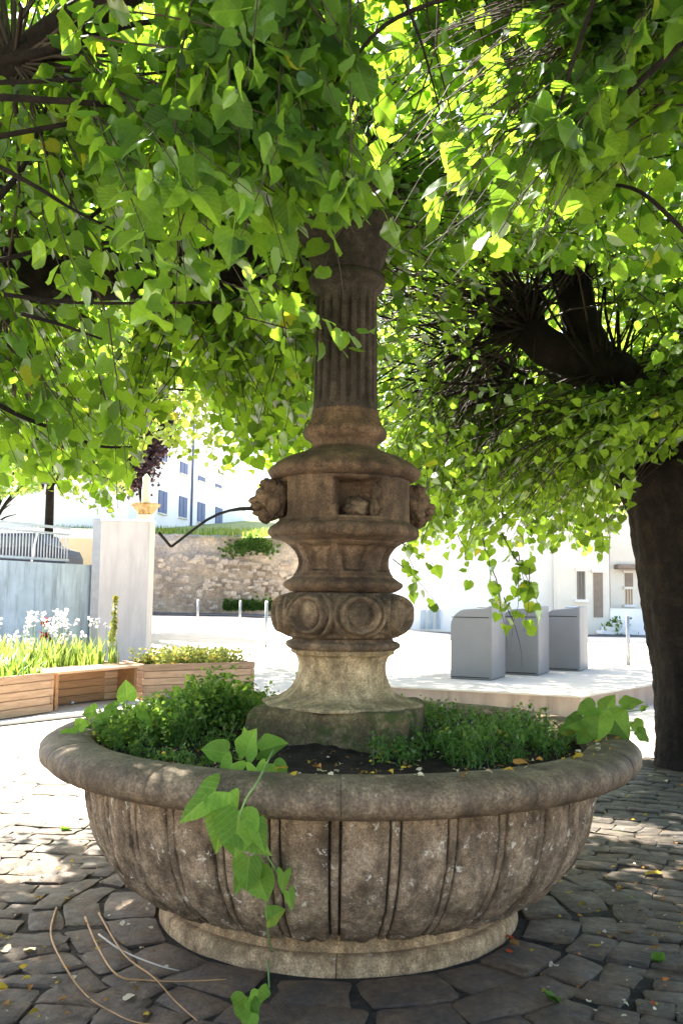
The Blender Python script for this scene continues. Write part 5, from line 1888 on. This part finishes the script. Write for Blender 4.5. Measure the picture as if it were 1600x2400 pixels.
CD = lambda p: (CAM - p).normalized()
vl = []
for (x, y, tx, ty, s, mode) in (
        (505, 1855, -60, 45, .155, 0), (520, 1880, -8, 150, .20, 1), (545, 1790, -40, 70, .13, 2), (575, 1770, 10, -30, .13, 2), (610, 1760, 40, -15, .12, 0), (530, 1765, -50, -10, .10, 0),
        (600, 1800, 10, 60, .11, 2), (640, 1790, 20, 40, .10, 2), (560, 1950, 30, 20, .13, 0), (600, 1935, 10, 30, .10, 2), (580, 1760, -5, -40, .11, 1),
        (585, 2010, -8, 55, .12, 1), (600, 2040, 25, 70, .13, 1), (572, 2040, -15, 40, .09, 1), (665, 2045, -3, 40, .07, 0), (675, 2090, 10, 40, .07, 2), (628, 2155, 45, -30, .085, 1), (560, 1900, -10, 90, .16, 1)):
    p = surf(x, y, .05 + .04 * rng.random())
    d_tip = (_r * tx - _u * ty); s = s * rng.uniform(.78, .98)
    vl.append((p, d_tip.normalized() + CD(p) * .25, CD(p) * 1.0 + Vector((0, 0, .55)) + Vector(rng.normal(0, .22, 3)), s))
st1 = [surf(x, y, .075) for x, y in ((640, 1770), (605, 1830), (578, 1870), (562, 1920), (575, 1970), (600, 2010), (618, 2070), (625, 2140), (630, 2200), (638, 2230))]
st1[0].z += .02
st2 = [surf(x, y, .06) for x, y in ((600, 1960), (640, 2030), (665, 2075))]
st3 = [surf(x, y, .03) for x, y in ((628, 2250), (632, 2330), (640, 2440))]
leafy_thing('bindweed_vine', 'light green bindweed trailing down the front of the basin', 'vine', vl, M['leaf_vine'], [st1, st2, st3], stemr=.0035)

# seedling with two big leaves standing on the cobbles at the very front
sp_ = G(575, 2440)
cl = [(P(578, 2362, 3.25), (_u * -1 - _r * .1), CD(P(590, 2350, 3.25)) + Vector((-.4, 0, .2)), .105), (P(604, 2345, 3.25), (_u * -1 - _r * .12), CD(P(590, 2350, 3.25)) + Vector((.9, 0, .1)), .095),
      (P(590, 2400, 3.2), (_u * -1 - _r * .4), CD(P(590, 2350, 3.2)) + Vector((0, 0, .4)), .06)]
cl = [(c_[0] + Vector((0, 0, .035)), c_[1], c_[2], c_[3]) for c_ in cl]
leafy_thing('bindweed_seedling', 'fresh green bindweed shoot standing on the cobbles below the basin', 'seedling', cl, M['leaf_vine'], [[(sp_.x + .02, 3.3, .0), P(592, 2400, 3.25), P(594, 2350, 3.25)]], tpl_meshes(M['leaf_vine'], 'leaf', HEART))

# broad leaved plant at the right end
vl = []
cx_, cy_ = 1.22, 4.35
for (x, y, tx, ty, s) in ((1440, 1690, 50, 60, .22), (1400, 1690, -10, 60, .20), (1380, 1660, -40, 10, .15), (1470, 1650, 30, -10, .15), (1420, 1655, 10, -25, .15), (1350, 1690, -50, 10, .15), (1500, 1720, 40, 30, .11),
                          (1410, 1740, 10, 40, .13), (1450, 1745, 30, 40, .12), (1370, 1720, -30, 30, .13), (1330, 1710, -40, 10, .12), (1490, 1700, 20, 25, .11), (1505, 1660, 20, -20, .06), (1430, 1720, 10, 50, .14)):
    p = P(x, y, 4.45 + rng.uniform(-.22, .12)); s = s * .62
    vl.append((p - (_r * tx - _u * ty).normalized() * s * .3, (_r * tx - _u * ty).normalized() + Vector((0, -.3, 0)), Vector((0, -.35, 1)) + CD(p) * .5 + Vector(rng.normal(0, .2, 3)), s))
bs = Vector((1.08, 4.5, .8))
leafy_thing('broad_leaved_plant', 'broad leaved green plant leaning over the right end of the basin rim', 'plant', vl, M['leaf_weed_lit'], [[bs, (bs + v_[0]) / 2 + Vector((0, 0, .05)), v_[0]] for v_ in vl], tpl_meshes(M['leaf_weed_lit'], 'leaf', HEART))
vl = []
for (x, y, tx, ty, s) in ((298, 1640, -2, -45, .085), (275, 1660, -40, 10, .08), (310, 1665, 20, 30, .09), (320, 1680, 40, 25, .085), (255, 1680, -40, 5, .08), (225, 1665, -30, 5, .07), (340, 1690, 20, 30, .08), (175, 1720, -40, -3, .08), (200, 1705, -20, -20, .06), (290, 1690, 5, 30, .08)):
    p = P(x, y, 4.3 + rng.uniform(-.1, .2))
    vl.append((p, (_r * tx - _u * ty).normalized(), Vector((0, -.2, 1)) + CD(p) * .6 + Vector(rng.normal(0, .25, 3)), s))
bs = Vector((-1.0, 4.4, .8))
leafy_thing('ivy_plant', 'bright ivy like sprigs standing over the left end of the basin', 'plant', vl, M['leaf_vine'], [[bs, (bs + v_[0]) / 2 + Vector((0, 0, .04)), v_[0]] for v_ in vl], tpl_meshes(M['leaf_vine'], 'leaf', HEART), stemr=.0025)

# ================================================================== LITTER
def stem_thing(label, pts, r_, mat):
    mb = MB(); mb.tube(smooth_path(pts, 5), [r_ * (1 - .03 * k) if k < 20 else r_ * .4 for k in range(len(smooth_path(pts, 5)))], 6)
    o = mb.build('dry_stem', mat); tag(o, label, 'dry stem', 'dry bindweed stems lying on the cobbles'); return o


def gl(pts, z=.035): return [tuple(G(x, y, z + .012 * ((i * 7) % 3))) for i, (x, y) in enumerate(pts)]


stem_thing('long dry orange stem curving from the left down to the bottom edge', gl([(133, 2128), (120, 2190), (150, 2260), (200, 2330), (260, 2370), (330, 2398), (440, 2402)]), .0055, M['straw'])
stem_thing('dry orange stem that bends along the fountain foot to the right', gl([(200, 2150), (230, 2220), (275, 2285), (340, 2297), (420, 2300), (530, 2295)]), .0055, M['straw'])
stem_thing('dry yellowish stem lying diagonally across the other stems', gl([(232, 2140), (290, 2235), (360, 2290), (410, 2345), (462, 2392)], .05), .0045, M['straw'])
stem_thing('short pale grey stem crossing near the foot of the fountain', gl([(232, 2190), (290, 2230), (370, 2262), (420, 2275)], .045), .0045, M['straw_pale'])

fl_me = {k: tpl_meshes(M[k], 'fallen_leaf', [LEAF[3], LEAF[1]]) for k in ('dry_yellow', 'dry_brown', 'dry_pale', 'dry_red')}
fl_me['green'] = tpl_meshes(M['leaf_vine'], 'fallen_leaf', [LEAF[1], LEAF[0]])


def fallen(p, s, kind, label, group='fallen leaves lying on the cobbles', name='fallen_leaf'):
    o = bpy.data.objects.new(name, fl_me[kind][int(rng.integers(2))])
    o.location = p; o.rotation_euler = (rng.uniform(-.35, .35), rng.uniform(-.35, .35), rng.uniform(0, 6.28)); o.scale = (s * rng.uniform(.5, 1), s, s)
    COL.objects.link(o); tag(o, label, 'leaf', group); return o


spec = [(15, 2322, .09, 'dry_yellow', 'large curled yellow leaf at the left bottom edge'), (48, 2270, .035, 'dry_yellow', 'narrow yellow leaf on the dark cobbles low at the left'), (70, 2295, .03, 'dry_yellow', 'tiny yellow leaf touching a brown one at the lower left'),
        (72, 2312, .03, 'dry_brown', 'tiny brown leaf touching a yellow one at the lower left'), (155, 2343, .035, 'dry_brown', 'small curled brown yellow leaf left of the long orange stem'), (92, 2375, .04, 'dry_yellow', 'twisted yellow leaf near the bottom left corner'),
        (308, 2340, .05, 'dry_pale', 'pale dry folded leaf alone on the brown cobbles'), (85, 2105, .035, 'dry_yellow', 'yellow leaf at the edge of the sun patch on the left'), (65, 2225, .055, 'dry_pale', 'pale leaf by the left edge below the sun patch'), (20, 2230, .05, 'dry_pale', 'pale leaf nearly cut by the left edge'),
        (1188, 2195, .035, 'dry_red', 'orange red leaf at the right of the fountain foot'), (1187, 2228, .03, 'dry_red', 'small bright red leaf below the orange one by the fountain foot'), (1205, 2215, .05, 'dry_brown', 'dry brown leaf beside the red leaves'),
        (1398, 2217, .04, 'dry_yellow', 'bright yellow leaf alone on the dark cobbles right of the foot'), (1525, 2222, .05, 'dry_brown', 'orange brown leaf near the right edge'), (1523, 2353, .035, 'dry_red', 'small orange leaf low at the right'),
        (1530, 2050, .09, 'dry_yellow', 'large yellow leaf flat on the cobbles at the right'), (1590, 2040, .06, 'dry_brown', 'tan leaf at the right edge beside the large yellow leaf'), (1450, 2080, .04, 'dry_brown', 'brown leaf lying in a joint left of the large yellow leaf'),
        (1560, 1830, .10, 'dry_pale', 'big pale curled leaf at the foot of the right tree'), (1520, 1820, .06, 'dry_pale', 'pale leaf left of the big curled one by the tree foot'), (1595, 2165, .035, 'dry_yellow', 'yellow leaf cut by the right edge'),
        (1355, 2000, .04, 'green', 'bright green leaf beside the right flank of the basin'), (1390, 1915, .04, 'green', 'green leaf on the cobbles behind the right flank'), (1480, 2105, .03, 'green', 'small upright green leaf right of the basin')]
for x, y, s, k, lab in spec:
    g_ = G(x, y, .04); fallen((g_.x, g_.y, .045), s, k, lab)
def scraps(n, fn, label):
    for kd in ('dry_yellow', 'dry_brown', 'dry_pale'):
        pts = np.array([fn() for _ in range(n)])
        o = leaves_mesh('leaf_scraps', pts, rng.normal(0, 1, (n, 3)) * np.array([1, 1, .2]), np.array([0, 0, 1.0]) + rng.normal(0, .3, (n, 3)), rng.uniform(.009, .026, n), M[kd], None, [LEAF[3], LEAF[1]])
        tag(o, {'dry_yellow': 'tiny yellow', 'dry_brown': 'tiny brown', 'dry_pale': 'tiny pale'}[kd] + ' ' + label, 'leaf litter', kind='stuff')


def gpt(x0, x1, y0, y1):
    g_ = G(rng.uniform(x0, x1), rng.uniform(y0, y1), .04); return (g_.x, g_.y, .043)


scraps(34, lambda: gpt(1230, 1600, 1840, 2390), 'leaf scraps on the cobbles right of the basin')
scraps(26, lambda: gpt(0, 420, 1880, 2390), 'leaf scraps on the cobbles left of the basin')
# litter on rim and soil
for (x, y, r_, s, k, lab) in ((1362, 1776, 0, .05, 'dry_yellow', 'yellow leaf lying on the right inner rim of the basin'), (1183, 1808, 0, .035, 'dry_yellow', 'small yellow leaf on the front inner rim edge'), (1225, 1792, 0, .06, 'dry_brown', 'curled orange brown leaf standing on the soil by the front right rim'),
                               (1090, 1818, 0, .035, 'dry_brown', 'tan leaf on the soil behind the front rim'), (668, 1800, 0, .05, 'dry_yellow', 'crumpled yellow leaf beside the vine on the soil'), (740, 1800, 0, .04, 'dry_brown', 'rust brown leaf on the dark soil in the middle')):
    g_ = G(x, y, .88); fallen((g_.x, g_.y, .885), s, k, lab, 'dead leaves on the basin rim and soil')
def spt():
    a_, rr = R(rng.uniform(-55, 55)), rng.uniform(.55, 1.14)
    return (FX + rr * math.sin(a_), FY - rr * math.cos(a_), soil_z(rr * math.sin(a_), rr * math.cos(a_)) + .025)


scraps(40, spt, 'leaf scraps on the soil in the basin')
def rpt():
    a_ = R(rng.uniform(-10, 75)); rr = rng.uniform(1.19, 1.30)
    return (FX + rr * math.sin(a_), FY - rr * math.cos(a_), .880)
scraps(14, rpt, 'leaf scraps lying on the basin rim')
# small green weeds sprouting in the pavement
for (x, y, lab) in ((1300, 2350, 'small bright green sprout between cobbles low right of centre'), (1540, 2260, 'small green sprout in a joint near the right edge'), (330, 1990, 'green sprout in the sunny joint left of the basin'), (155, 1950, 'green sprout at the upper left of the sun patch')):
    g_ = G(x, y, .02)
    ls = [((g_.x, g_.y, .03), (math.cos(a_), math.sin(a_), .8), (0, 0, 1), .035 + .02 * rng.random()) for a_ in rng.uniform(0, 6.28, 6)]
    leafy_thing('pavement_sprout', lab, 'weed', ls, M['leaf_vine'], [[(g_.x, g_.y, -.005), (g_.x, g_.y, .015), (g_.x, g_.y, .035)]], tpl_meshes(M['leaf_vine'], 'leaf', LEAF[:2]), .0015)
